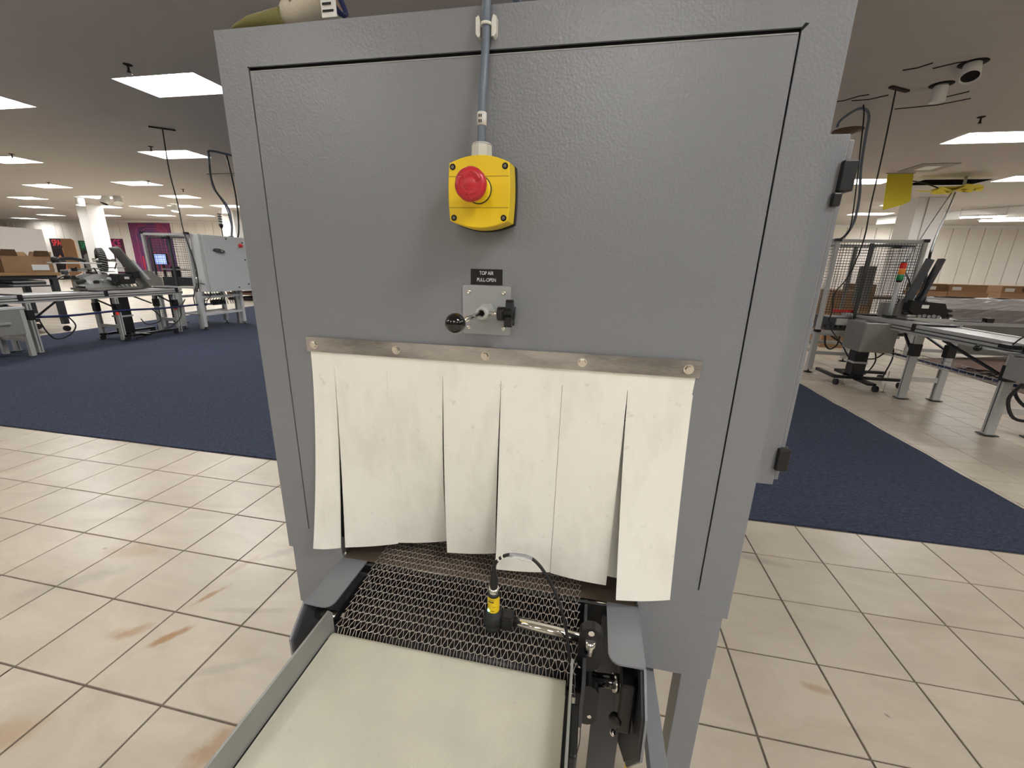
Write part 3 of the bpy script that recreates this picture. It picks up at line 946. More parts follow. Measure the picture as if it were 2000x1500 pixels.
MB().cyl((-.183, .555, 1.391), (-.183, .545, 1.391), .0065, n=16).sphere((-.183, .535, 1.391), .0143, 28).build('ball_knob', 'black_gloss', dc)
MB().cyl((-.174, YF - .031, 1.391), (-.140, YF - .031, 1.391), .0032, n=12).build('lock_screw', 'chrome', dc)
q = MB().cyl((-.156, YF - .031, 1.391), (-.142, YF - .031, 1.391), .0115, .0118, 20)
pts = []
for k in range(5):
    a = R(90 + 72 * k)
    for da, rr_ in ((-.28, .0205), (-.14, .0232), (0, .024), (.14, .0232), (.28, .0205), (.63, .0125)):
        pts.append((YF - .031 + rr_ * math.cos(a + da), 1.391 + rr_ * math.sin(a + da)))
q.prism(pts, 'x', -.142, -.130)
q.lathe((-.130, YF - .031, 1.391), (1, 0, 0), [(0, .010), (.0025, .008), (.0035, 0)], 20)
q.build('star_knob', 'black', dc)

# ------------------------------------------------------------------ work glove on top
gv_ = thing('work_glove', (-.55, .748, FZ1), 'work glove with ribbed off-white cuff and navy edge on top of the machine', 'glove')
q = MB()
rings = []
N = 20
def ring_at(c, ax, ry, rz, wob=0):
    d = Vector(ax).normalized(); s1 = Vector((0, 1, 0)); s1 = (s1 - d * s1.dot(d)).normalized(); s2 = d.cross(s1)
    return [Vector(c) + s1 * ry * math.cos(2 * PI * i / N) + s2 * rz * math.sin(2 * PI * i / N) * (1 + wob * math.cos(2 * PI * i * 5 / N)) for i in range(N)]
def skin(b, RR, cap0=True, cap1=True):
    V = [[b.bm.verts.new(p) for p in r_] for r_ in RR]
    for A, B in zip(V, V[1:]):
        for i in range(len(A)):
            b.bm.faces.new((A[i], A[(i + 1) % len(A)], B[(i + 1) % len(A)], B[i])).smooth = True
    if cap0: b.bm.faces.new(V[0][::-1])
    if cap1: b.bm.faces.new(V[-1])
skin(q, [ring_at((-.545, .748, FZ1 + .022), (1, 0, .3), .028, .016), ring_at((-.525, .748, FZ1 + .034), (1, 0, .45), .032, .026, .03), ring_at((-.495, .748, FZ1 + .050), (1, 0, .5), .036, .034, .03), ring_at((-.468, .748, FZ1 + .062), (1, 0, .5), .038, .040, .02)], True, False)
q.build('cuff', 'glove', gv_)
q = MB(); skin(q, [ring_at((-.470, .748, FZ1 + .0622), (1, 0, .5), .0392, .0412), ring_at((-.463, .748, FZ1 + .0655), (1, 0, .5), .0395, .0415), ring_at((-.463, .748, FZ1 + .0655), (1, 0, .5), .035, .037), ring_at((-.470, .748, FZ1 + .0622), (1, 0, .5), .035, .037)], False, False)
q.build('cuff_binding', 'navy', gv_)
q = MB(); skin(q, [ring_at((-.466, .748, FZ1 + .064), (1, 0, .5), .0352, .037), ring_at((-.52, .748, FZ1 + .038), (1, 0, .45), .034, .018)], False, True)
q.build('lining', 'leather', gv_)
q = MB(); skin(q, [ring_at((-.650, .748, FZ1 + .005), (1, 0, 0), .02, .004), ring_at((-.632, .748, FZ1 + .009), (1, 0, 0), .03, .008), ring_at((-.60, .748, FZ1 + .0145), (1, 0, 0), .036, .0135), ring_at((-.565, .748, FZ1 + .0185), (1, 0, 0), .034, .017), ring_at((-.54, .748, FZ1 + .021), (1, 0, 0), .034, .018)])
q.build('palm', 'glove_y', gv_)
tgl = MB().quad((-.462, .715, FZ1 + .07), (-.436, .715, FZ1 + .07), (-.432, .710, FZ1 + .005), (-.458, .710, FZ1 + .005)).quad((-.462, .716, FZ1 + .07), (-.458, .711, FZ1 + .005), (-.432, .711, FZ1 + .005), (-.436, .716, FZ1 + .07)).build('care_label', 'paper', gv_)
for k in range(6):
    z = FZ1 + .012 + k * .0095
    MB().box(-.456, -.437 - (k % 3) * .004, .7095, .7102 + .0006 * k, z, z + .0028).build('label_print', 'print', tgl)

# ------------------------------------------------------------------ white belt conveyor (infeed)
bc = thing('belt_conveyor', (-.216, .1, 0), 'white ribbed belt conveyor with grey side guides leading into the machine', 'conveyor')
ZW = .790
q = MB()
prof = [(-.9, ZW)] + [(.535 + .0165 * math.sin(R(a)), ZW - .0165 + .0165 * math.cos(R(a))) for a in (0, 20, 45, 70, 90, 120, 150, 180)] + [(-.9, ZW - .033)]
q.prism(prof, 'x', -.4385, .0035)
for f in q.bm.faces: f.smooth = False
q.build('belt', 'belt', bc)
def guide(x0, x1, ytop):
    return MB().prism([(-.9, ZW - .06), (.553, ZW - .06), (.553, ytop - .012), (.545, ytop), (-.9, ytop + .0)], 'x', x0, x1)
guide(-.4462, -.4422, .8375).build('side_guide', 'guide', bc)
guide(.0095, .0135, .8375).build('side_guide', 'guide', bc)
MB().box(-.4415, -.4395, -.9, .53, ZW - .06, ZW - .001).box(.0045, .009, -.9, .53, ZW - .06, ZW - .004).build('bed_edge', 'dark_pan', bc)
MB().box(-.435, .0, -.9, .50, ZW - .09, ZW - .035).build('bed', 'slate', bc)
for lx in (-.42, -.02):
    for ly in (-.75, .1):
        MB().box(lx - .02, lx + .02, ly - .02, ly + .02, 0, ZW - .09, .002).build('leg', 'paint', bc)
MB().box(.0138, .028, .44, .52, .69, .775, .004).build('bearing_block', 'black', bc)
# dark timing belt edge / chain strip under the right guide
MB().tube([(.020, .45, .72), (.022, .44, .68), (.019, .43, .65), (.022, .43, .60)], .005, 8, 4).build('drive_chain', 'rubber', bc)

# ------------------------------------------------------------------ photo sensor with its mount
ps = thing('photoelectric_sensor', (-.139, .60, .815), 'yellow and black cylindrical photo sensor on a chrome rod above the mesh belt', 'sensor')
sx, sy = -.1385, .600
MB().lathe((sx, sy, .814), (0, 0, 1), [(0, 0), (0, .0150), (.004, .0165), (.010, .0165), (.011, .0145), (.014, .0145), (.0145, .0190), (.026, .0192), (.028, .0178), (.033, .0178), (.034, .0142), (.041, .0132), (.041, 0)], 28).build('mount_collar', 'rubber', ps)
br_ = MB().lathe((sx, sy, .8545), (0, 0, 1), [(0, .0110), (.034, .0108)], 28).build('barrel', 'yellow', ps)
for z, x0, x1 in ((.8835, -.006, .004), (.8795, -.007, .003), (.869, .001, .003), (.869, .0045, .006), (.860, -.002, .004)):
    hh = .0017 if x1 - x0 > .009 and z < .883 else .0008
    y_ = sy - .0111
    MB().tube([(sx + x0, sy - math.sqrt(max(.0111 ** 2 - x0 * x0, 1e-8)), z), (sx + (x0 + x1) / 2, sy - math.sqrt(.0111 ** 2 - ((x0 + x1) / 2) ** 2), z), (sx + x1, sy - math.sqrt(max(.0111 ** 2 - x1 * x1, 1e-8)), z)], hh * .6, 6).build('barrel_print', 'print', br_)
MB().lathe((sx - .0072, sy - .0078, .8585), (-.6, -.7, .25), [(0, .0026), (.0012, .0022), (.0018, 0)], 14).build('indicator_light', 'led', ps)
MB().lathe((sx, sy, .8880), (0, 0, 1), [(0, .0112), (.006, .0112), (.006, .0090)], 24).build('end_cap', 'black', ps)
MB().lathe((sx, sy, .8940), (0, 0, 1), [(0, .0098), (.004, .0100), (.010, .0094), (.0105, .0072)], 20).build('coupling_nut', 'chrome', ps)
MB().lathe((sx, sy, .9035), (0, 0, 1), [(0, .0070), (.008, .0078), (.020, .0072), (.034, .0045), (.044, .0034), (.045, 0)], 20).build('plug_boot', 'rubber', ps)
cab = [(sx, sy, .940), (sx + .002, sy, .955), (sx + .010, sy, .968), (sx + .022, sy, .977), (sx + .040, sy, .9815), (sx + .060, sy, .981), (sx + .078, sy, .970), (sx + .098, sy - .002, .944), (sx + .118, sy - .006, .905), (sx + .133, sy - .012, .862), (sx + .143, sy - .022, .815), (sx + .149, sy - .034, .768), (sx + .153, sy - .042, .715), (sx + .156, sy - .05, .64), (sx + .158, sy - .055, .52), (sx + .158, sy - .055, .3), (sx + .156, sy - .05, .1), (sx + .14, sy - .02, .0065), (sx - .1, sy + .2, .006)]
MB().tube(cab, .0030, 8, 5).build('cable', 'cable_black', ps)
for z0 in ((sx + .0085, .9665), (sx + .0155, .9725)):
    d = Vector((.9, 0, .62)).normalized() if z0[0] < sx + .012 else Vector((.85, 0, .45)).normalized()
    c_ = Vector((z0[0], sy, z0[1]))
    MB().cyl(c_ - d * .0015, c_ + d * .0015, .0046, n=14).build('cable_marker', 'white_plastic', ps)
q = MB().cyl((sx + .028, sy, .9815), (sx + .068, sy, .9775), .0062, n=14, cap=False)
q.build('clear_sleeve', 'clear', ps)
MB().box(-.122, -.100, sy - .013, sy + .013, .822, .850, .004).build('rod_clamp', 'black', ps)
MB().cyl((-.104, sy, .8355), (.045, sy, .8245), .0088, n=24).build('rod', 'chrome', ps)
# upright capsule clamps
def capsule(x0, x1, y, z0, z1, wy):
    hw = wy / 2
    n = 10
    pts = [(y + hw * math.cos(R(180 * i / n)), z1 - hw + hw * math.sin(R(180 * i / n))) for i in range(n + 1)] + [(y + hw * math.cos(R(180 + 180 * i / n)), z0 + hw + hw * math.sin(R(180 + 180 * i / n))) for i in range(n + 1)]
    return MB().prism(pts, 'x', x0, x1)
def capsule_y(xc, y0, y1, z0, z1, wx):
    hw = wx / 2; n = 10
    pts = [(xc + hw * math.cos(R(180 * i / n)), z1 - hw + hw * math.sin(R(180 * i / n))) for i in range(n + 1)] + [(xc + hw * math.cos(R(180 + 180 * i / n)), z0 + hw + hw * math.sin(R(180 + 180 * i / n))) for i in range(n + 1)]
    b = MB().prism(pts, 'y', y0, y1)
    return b
u1 = capsule_y(.0405, .578, .596, .778, .872, .040).build('cross_clamp', 'black', ps)
MB().cyl((.0405, .5775, .8640), (.0405, .5755, .8640), .0052, n=16).build('cap_screw', 'chrome', u1)
MB().cyl((.0405, .579, .848), (.0405, .577, .822), .0092, n=20).build('rod_end', 'chrome', u1)
MB().cyl((.0405, .60, .80), (.0405, .60, .70), .009, n=16).build('post', 'black', ps)
u2 = capsule_y(.043, .565, .60, .668, .760, .040).build('cross_clamp', 'black', ps)
MB().cyl((.050, .5655, .690), (.050, .5635, .690), .0038, n=14).build('cap_screw', 'chrome', u2)
MB().cyl((.05, .59, .748), (.128, .60, .742), .0115, n=20).build('cross_shaft', 'black_gloss', ps)
MB().cyl((.088, .5935, .745), (.098, .5945, .7445), .0150, n=20).build('shaft_collar', 'chrome', ps)
q = MB().box(.098, .124, .565, .625, .665, .775, .004)
q.build('bearing_block', 'black', ps)
MB().lathe((.098, .575, .690), (-.4, -1, 0), [(0, .010), (.004, .012), (.010, .012), (.012, .008), (.012, 0)], 20).build('clamp_lever_hub', 'black', ps)
MB().lathe((.094, .562, .672), (-.3, -1, 0), [(0, .0045), (.006, .0045), (.009, .002), (.009, 0)], 14).build('set_screw', 'chrome', ps)
for o_ in (.694, .752):
    MB().cyl((.134, .53, o_), (.1385, .53, o_), .0045, n=12).build('web_bolt', 'chrome', ps)
# wire loop hanging off the cable
MB().tube([(.020, .545, .70), (.012, .545, .66), (.010, .545, .62), (.018, .545, .60), (.030, .545, .605), (.036, .545, .65), (.035, .545, .69)], .0009, 6, 5).build('wire_loop', 'cable_black', ps)

hs = MB().tube([(.242, 1.12, .7), (.240, 1.10, .55), (.232, 1.04, .40), (.215, .96, .28), (.196, .88, .18), (.18, .80, .08), (.14, .72, .012), (-.1, .6, .0105), (-.4, .6, .0105)], .0075, 10, 6).build('air_hose', 'hose_yellow')
tag(hs, 'yellow hose hanging under the machine beside its right front leg', 'hose')

# ================================================================== BACKGROUND HELPERS
def wire_panel(axis, c, a0, a1, z0, z1, step, parent, r=.0024, name='mesh_panel'):
    b = MB()
    n = int((a1 - a0) / step)
    for k in range(1, n):
        v = a0 + (a1 - a0) * k / n
        p, q_ = ((c, v, z0), (c, v, z1)) if axis == 'x' else ((v, c, z0), (v, c, z1))
        b.cyl(p, q_, r, n=4, cap=False)
    n = int((z1 - z0) / step)
    for k in range(1, n):
        z = z0 + (z1 - z0) * k / n
        p, q_ = ((c, a0, z), (c, a1, z)) if axis == 'x' else ((a0, c, z), (a1, c, z))
        b.cyl(p, q_, r, n=4, cap=False)
    return tag(b.build(name, 'black', parent), None, None, None, 'stuff')
def alu_leg(x, y, z1, parent, w_=.075, plate=True, bracket=True, sgn=1):
    lg = MB().box(x - w_ / 2, x + w_ / 2, y - w_ / 2 * .8, y + w_ / 2 * .8, .012, z1, .004)
    lg = lg.build('leg', 'frame_grey', parent)
    MB().box(x + (w_ / 2) * sgn, x + (w_ / 2 + .001) * sgn, y - .006, y + .006, .03, z1 - .02).build('slot', 'slate', lg)
    if plate: MB().box(x - w_ * .8, x + w_ * .8, y - w_ * .7, y + w_ * .7, .0085, .016).build('foot_plate', 'black', lg)
    if bracket: MB().box(x - w_ * .62, x + w_ * .62, y - w_ * .52, y + w_ * .52, z1 - .26, z1 - .11, .006).build('bracket', 'black', lg)
    return lg
def line_conveyor(name, loc, x0, x1, y0, y1, ztop, legs, joints, label, side):
    """long aluminium-framed conveyor running along y; side is the x side that faces the viewer"""
    t = thing(name, loc, label, 'conveyor')
    MB().box(x0 + .03, x1 - .03, y0, y1, ztop - .035, ztop - .012).build('belt', 'paint_pale', t)
    for xa, xb in ((x0, x0 + .03), (x1 - .03, x1)):
        r_ = MB().box(xa, xb, y0, y1, ztop - .04, ztop, .003).box(xa - .002, xb + .002, y0, y1, ztop - .115, ztop - .05, .003).build('side_rail', 'alu', t)
        MB().box(xa - .003 if side < 0 else xb, xa if side < 0 else xb + .003, y0, y1, ztop - .09, ztop - .075).build('rail_slot', 'slate', r_)
    MB().box(x0 + .04, x1 - .04, y0, y1, ztop - .11, ztop - .05).build('underside', 'slate', t)
    for jy in joints:
        MB().box(x0 - .008, x1 + .008, jy - .03, jy + .03, ztop - .075, ztop + .012, .004).build('joint_clamp', 'black', t)
    for ly in legs:
        for lx in (x0 + .04, x1 - .04):
            alu_leg(lx, ly, ztop - .11, t, sgn=side)
        MB().box(x0 + .04, x1 - .04, ly - .02, ly + .02, .23, .29).build('cross_bar', 'alu', t)
    return t
def carton(name, x0, x1, y0, y1, z0, z1, label, flaps=True, group=None, tape=True, lab=None):
    t = thing(name, ((x0 + x1) / 2, (y0 + y1) / 2, z0), label, 'box', group)
    th = .006
    q = MB()
    q.box(x0, x1, y0, y0 + th, z0, z1).box(x0, x1, y1 - th, y1, z0, z1).box(x0, x0 + th, y0, y1, z0, z1).box(x1 - th, x1, y0, y1, z0, z1).box(x0, x1, y0, y1, z0, z0 + th)
    if not flaps: q.box(x0, x1, y0, y1, z1 - th, z1)
    q.build('body', 'card', t)
    if flaps:
        fl_ = (z1 - z0) * .30
        for (a, b_, o) in (((x0, y0), (x1, y0), (0, -1)), ((x1, y0), (x1, y1), (1, 0)), ((x1, y1), (x0, y1), (0, 1)), ((x0, y1), (x0, y0), (-1, 0))):
            tl = rnd.uniform(.25, .6)
            if o[0] == 1:   # the long side has two short torn flaps with a gap between
                for ya, yb, up_ in ((y0 + .01, y0 + (y1 - y0) * .34, .11), (y1 - (y1 - y0) * .36, y1 - .01, .10)):
                    q = MB().quad((x1, ya, z1), (x1, yb, z1), (x1 + .04, yb - .04, z1 + up_), (x1 + .04, ya + .01, z1 + up_)).quad((x1 + .004, ya, z1), (x1 + .044, ya + .01, z1 + up_), (x1 + .044, yb - .04, z1 + up_), (x1 + .004, yb, z1))
                    q.build('flap', 'card_dark', t)
                continue
            q = MB()
            o3 = Vector((o[0], o[1], 0)); A = Vector((a[0], a[1], z1)); B = Vector((b_[0], b_[1], z1))
            d = o3 * fl_ * tl + Vector((0, 0, fl_ * math.sqrt(1 - tl * tl)))
            e = (B - A).normalized() * .015
            n_ = o3 * .004
            q.quad(A, B, B + d - e, A + d + e).quad(A + n_, A + d + e + n_, B + d - e + n_, B + n_)
            q.build('flap', 'card_dark', t)
    if lab: MB().box(*lab).build('paper_label', 'paper', t)
    return t

# ================================================================== LEFT SIDE
cv = line_conveyor('line_conveyor', (-8.56, 5.4, 0), -8.84, -8.30, 3.4, 7.12, .885, (4.69, 5.88, 6.94), (4.62, 5.74, 7.0), 'long aluminium conveyor on grey legs standing on the navy carpet at left', 1)
for (a, b_) in (((-8.32, 5.08, .80), (-8.32, 4.76, .56)), ((-8.32, 5.55, .78), (-8.34, 5.85, .60)), ((-8.32, 6.60, .78), (-8.34, 6.9, .60)), ((-8.80, 6.45, .78), (-8.80, 6.85, .58))):
    MB().bar(a, b_, .022).build('brace', 'black', cv)
for (x, y) in ((-8.31, 5.86), (-8.31, 6.92)): MB().box(x + .001, x + .015, y - .04, y + .01, .47, .53).build('warning_sticker', 'posterred', cv)
tr = tag(MB().tube([(-8.36, 4.6, .56), (-8.33, 5.2, .53), (-8.30, 5.9, .545), (-8.28, 6.6, .52), (-8.25, 7.2, .53), (-8.2, 7.6, .53)], .018, 8, 4).build('cable_bundle', 'cable_blue'), 'dark blue cable bundle slung along the left conveyor legs', 'cable')
for pts in ([(-8.34, 5.15, .52), (-8.34, 5.22, .36), (-8.36, 5.12, .22), (-8.38, 4.95, .18), (-8.38, 4.86, .30), (-8.36, 4.80, .48)],
            [(-8.33, 6.45, .53), (-8.30, 6.55, .40), (-8.25, 6.5, .28), (-8.3, 6.3, .25), (-8.34, 6.24, .36)],
            [(-8.25, 7.1, .66), (-8.22, 6.95, .50), (-8.2, 6.9, .33), (-8.2, 6.7, .18), (-8.2, 6.3, .08), (-8.22, 6.0, .03)]):
    MB().tube(pts, .010, 6, 4).build('loose_loop', 'cable_black', tr)
# small grey table in front at the frame edge
st = thing('discharge_table', (-8.45, 4.1, 0), 'small grey metal table cut by the left photo edge before the conveyor', 'table')
MB().box(-8.75, -8.16, 3.4, 4.56, .70, .735, .004).build('table_top', 'paint_pale', st)
MB().box(-8.20, -8.165, 3.45, 4.50, .34, .70, .004).build('side_panel', 'panel_grey', st)
MB().box(-8.72, -8.25, 3.45, 4.35, .42, .50).build('lower_tray', 'slate', st)
MB().box(-8.24, -8.14, 3.4, 4.36, .50, .53).build('lower_rail', 'alu', st)
for (x, y) in ((-8.2, 4.52), (-8.2, 3.5), (-8.7, 4.5), (-8.7, 3.5)): MB().box(x - .03, x + .03, y - .03, y + .03, .008, .70, .003).build('leg', 'frame_grey', st)
MB().box(-8.70, -8.2, 4.48, 4.54, .23, .28).build('cross_bar', 'alu', st)

# table with cartons
bt = thing('packing_table', (-10.6, 5.3, 0), 'wood-topped packing table on dark casters carrying open cartons', 'table')
MB().box(-11.2, -10.28, 3.6, 6.42, 1.09, 1.145, .006).build('table_top', 'wood', bt)
MB().box(-11.15, -10.33, 3.65, 6.38, 1.02, 1.09).build('apron', 'slate', bt)
MB().box(-11.15, -10.33, 3.65, 6.38, .885, .905).build('shelf', 'slate', bt)
MB().box(-11.15, -10.33, 3.65, 6.38, .62, .66).build('shelf', 'brown', bt)
MB().box(-11.15, -10.33, 3.65, 6.38, .30, .325).build('shelf', 'paint_pale', bt)
for (x, y) in ((-10.36, 6.33), (-10.36, 5.0), (-10.36, 3.7), (-11.12, 6.33), (-11.12, 3.7)):
    lg = MB().box(x - .045, x + .045, y - .045, y + .045, .15, 1.03, .003).build('leg', 'slate', bt)
    MB().cyl((x - .025, y, .058), (x + .025, y, .058), .055, n=18).build('caster', 'rubber', lg)
    MB().box(x - .09, x + .09, y - .01, y + .01, .20, .22).build('brake', 'slate', lg)
carton('open_carton', -10.86, -10.29, 5.62, 6.34, 1.146, 1.44, 'open brown carton with a white label at the right table end', True, None, True, (-10.289, -10.286, 6.02, 6.27, 1.19, 1.29))
carton('open_carton', -10.90, -10.33, 4.85, 5.57, 1.146, 1.46, 'open brown carton cut by the left photo edge')
stp = thing('paper_stack', (-10.6, 5.95, .906), 'stack of white sheets on the table shelf below the cartons', 'paper')
for k, (z, dx, ma) in enumerate(((.906, 0, 'paper'), (.937, .02, 'slate'), (.968, .01, 'paper'))):
    MB().box(-10.9 + dx, -10.4 + dx, 5.75, 6.22, z, z + .03).build('sheet_pile', 'paper' if ma != 'slate' else 'slate', stp)
mch = thing('parts_tray', (-10.6, 5.1, .906), 'tray of white and black machine parts below the open cartons', 'machine part')
MB().box(-10.9, -10.36, 4.8, 5.6, .906, .92).build('tray', 'slate', mch)
for k in range(9):
    x = rnd.uniform(-10.8, -10.45); y = 4.88 + .08 * k
    (MB().cyl((x, y, .92), (x, y, .92 + rnd.uniform(.05, .09)), rnd.uniform(.03, .06), n=12) if k % 2 else MB().box(x - .06, x + .05, y - .03, y + .04, .92, .92 + rnd.uniform(.05, .09), .006)).build('fitting', ['paint_pale', 'black', 'alu'][k % 3], mch)

# friction feeder standing behind the conveyor
ff = thing('card_feeder', (-8.75, 6.2, .89), 'card feeder machine with a big ribbed wheel, black motor and steel chute', 'feeder')
q = MB().prism([(5.72, .93), (6.45, .93), (6.50, 1.10), (6.30, 1.14), (5.9, 1.17), (5.72, 1.10)], 'x', -8.95, -8.93).prism([(5.72, .93), (6.45, .93), (6.50, 1.10), (6.30, 1.14), (5.9, 1.17), (5.72, 1.10)], 'x', -8.70, -8.68)
q.build('side_plate', 'alu', ff)
MB().box(-8.93, -8.70, 5.75, 6.45, .96, 1.0).build('deck', 'paint_pale', ff)
MB().box(-9.0, -8.62, 5.7, 6.75, .893, .93).build('base_rail', 'steel_dull', ff)
WA = Vector((.45, .89, 0)).normalized(); WC = Vector((-9.0, 6.28, 1.40)); WT = Vector((0, 0, 1)); WS = WT.cross(WA)
q = MB().lathe(WC - WA * .055, WA, [(0, .11), (0, .185), (.015, .21), (.055, .215), (.095, .21), (.11, .185), (.11, .11), (0, .11)], 40)
wh = q.build('wheel', 'rubber', ff)
for k in range(30):
    a = 2 * PI * k / 30
    MB().bar(WC - WA * .045 + (WS * math.cos(a) + WT * math.sin(a)) * .213, WC + WA * .045 + (WS * math.cos(a + .12) + WT * math.sin(a + .12)) * .213, .01).build('tread_rib', 'frame_grey', wh)
MB().cyl(WC - WA * .12, WC + WA * .2, .03, n=14).build('axle', 'chrome', ff)
MB().bar((-9.0, 6.28, 1.40), (-9.0, 6.2, 1.0), .05, .03).build('wheel_arm', 'alu', ff)
q = MB().prism([(6.24, 1.62), (6.37, 1.66), (6.84, .95), (6.66, .90)], 'x', -8.70, -8.66)
q.prism([(6.24, 1.62), (6.27, 1.63), (6.69, .90), (6.66, .90)], 'x', -8.72, -8.48).build('chute', 'steel_dull', ff)
MB().prism([(6.38, 1.42), (6.42, 1.42), (6.66, 1.06), (6.60, 1.06)], 'x', -8.47, -8.45).build('chute_guide', 'paint_pale', ff)
MB().prism([(6.5, .93), (7.0, .93), (6.98, 1.08), (6.74, 1.24), (6.5, 1.18)], 'x', -8.60, -8.585).build('hopper_plate', 'steel_dull', ff)
q = MB().box(-8.66, -8.44, 6.10, 6.38, .99, 1.17, .02).cyl((-8.62, 6.16, .96), (-8.62, 6.16, 1.10), .05).box(-8.60, -8.42, 6.33, 6.46, 1.10, 1.22, .015)
mt = q.build('motor', 'black', ff)
MB().box(-8.4385, -8.436, 6.19, 6.27, 1.08, 1.12).build('rating_plate', 'paper', mt)
for k in range(6):
    a = Vector((-8.5, 6.0 + .07 * k, 1.0)); MB().tube([a, a + Vector((.03, .02, .06)), a + Vector((.02, .06, -.04)), a + Vector((0, .1, -.05))], .007, 6, 3).build('wire', 'cable_black', ff)
MB().cyl((-8.66, 5.60, 1.02), (-8.66, 5.72, 1.06), .028, n=12).build('roller', 'rubber', ff)
MB().box(-9.05, -8.75, 5.5, 6.1, 1.335, 1.355).build('top_guide', 'paint_pale', ff)
for k, (y0, y1, z0, z1) in enumerate(((5.62, 5.95, 1.20, 1.235), (5.85, 6.2, 1.24, 1.26), (6.3, 6.75, 1.26, 1.275), (5.5, 5.8, 1.07, 1.09), (5.95, 6.5, 1.03, 1.045), (6.05, 6.4, 1.19, 1.205))):
    MB().box(-9.0, -8.9, y0, y1, z0, z1).build('guide_strip', ['alu', 'paint_pale', 'alu', 'black', 'alu', 'paint_pale'][k], ff)
q = MB().tube([(-8.9, 5.55, 1.40), (-8.9, 5.75, 1.42), (-8.9, 5.95, 1.385)], .03, 8, 3).lathe((-8.9, 5.50, 1.39), (0, 1, 0), [(0, .0), (0, .05), (.05, .055), (.08, .03)], 14)
q.build('pressure_arm', 'black', ff)
for k in range(14):
    y = 5.5 + k * .075; z = .97 + rnd.uniform(0, .28)
    (MB().box(-8.92, -8.86, y, y + rnd.uniform(.03, .09), z, z + rnd.uniform(.02, .07), .004) if k % 2 else MB().bar((-8.9, y, z), (-8.86, y + rnd.uniform(-.12, .12), z + rnd.uniform(.04, .12)), .014)).build('bracket', ['black', 'slate', 'paint_pale', 'black'][k % 4], ff)
for k in range(7):
    y = 5.55 + k * .11; z = .95 + rnd.uniform(0, .2)
    MB().cyl((-8.80, y, z), (-8.62, y, z), rnd.uniform(.02, .035), n=10).build('knob', ['black', 'alu', 'paint_pale'][k % 3], ff)

# black lift column on casters
lc = thing('lift_stand', (-8.5, 6.15, 0), 'black lift column on a low caster frame below the left conveyor', 'stand')
MB().box(-8.66, -8.50, 6.02, 6.22, .10, .76, .006).build('column', 'black', lc)
MB().box(-8.75, -7.98, 6.03, 6.09, .085, .125).build('frame_bar', 'black', lc)
MB().box(-8.20, -8.14, 5.80, 6.75, .085, .125).build('frame_bar', 'black', lc)
MB().box(-8.76, -8.70, 5.80, 6.75, .085, .125).build('frame_bar', 'black', lc)
MB().box(-8.67, -8.49, 6.0, 6.235, .40, .43).build('band', 'frame_grey', lc)
for (x, y) in ((-8.17, 5.82), (-8.17, 6.72), (-8.73, 5.82), (-8.73, 6.72)):
    MB().cyl((x - .02, y, .049), (x + .02, y, .049), .04, n=16).build('caster', 'rubber', lc)
    MB().cyl((x + .05, y + .05, .010), (x + .05, y + .05, .16), .006, n=8).build('leveller', 'chrome', lc)

# white control cabinet with mesh cage
cg = thing('mesh_cage', (-8.75, 7.9, .8), 'black wire mesh guard cage with a blue screen inside, left of the white cabinet', 'cage')
cx0, cx1, cy0, cy1, cz0, cz1 = -9.30, -8.22, 7.36, 8.45, .90, 1.96
for (x, y) in ((cx1, cy0), (cx0, cy0), (cx1, cy1), (cx0, cy1)):
    MB().box(x - .025, x + .025, y - .025, y + .025, cz0, cz1).build('post', 'frame_grey', cg)
    MB().box(x - .035, x + .035, y - .035, y + .035, cz1 - .02, cz1 + .025).build('post_cap', 'black', cg)
for z in (cz1 - .02, cz0 - .02):
    for x in (cx0, cx1): MB().box(x - .022, x + .022, cy0, cy1, z - .02, z + .022).build('rail', 'frame_grey', cg)
    for y in (cy0, cy1): MB().box(cx0, cx1, y - .022, y + .022, z - .02, z + .022).build('rail', 'frame_grey', cg)
MB().box(-8.70, -8.655, cy0 - .015, cy0 + .015, cz0, cz1 - .05).build('mullion', 'slate', cg)
MB().box(cx0 + .12, cx0 + .15, cy0 - .015, cy0 + .015, cz0, cz1 - .07).build('door_stile', 'slate', cg)
MB().box(cx0 + .12, cx1 - .05, cy0 - .015, cy0 + .015, cz1 - .10, cz1 - .07).build('door_rail', 'slate', cg)
wire_panel('y', cy0, cx0 + .02, cx1 - .02, cz0, cz1 - .04, .036, cg, .0028)
wire_panel('y', cy1, cx0, cx1, cz0, cz1 - .04, .05, cg, .0026)
wire_panel('x', cx0, cy0, cy1, cz0, cz1 - .04, .05, cg, .0026)
MB().box(-8.80, -8.62, cy0 - .05, cy0 - .015, cz1 - .12, cz1 - .07, .005).build('door_latch', 'black', cg)
MB().box(-9.2, -8.3, 7.5, 8.35, .90, 1.08, .01).build('inner_machine', 'slate', cg)
MB().box(-8.62, -8.28, 7.7, 8.2, 1.08, 1.66, .01).build('inner_housing', 'panel_grey', cg)
MB().box(-9.15, -8.3, 7.48, 7.52, 1.22, 1.25, .003).build('inner_rail', 'alu', cg)
MB().box(-8.95, -8.80, 7.5, 7.6, 1.08, 1.30, .01).build('inner_actuator', 'black', cg)
for x in (-9.25, -8.3):
    for y in (7.42, 8.4): MB().box(x - .03, x + .03, y - .03, y + .03, .0085, .87).build('leg', 'frame_grey', cg)

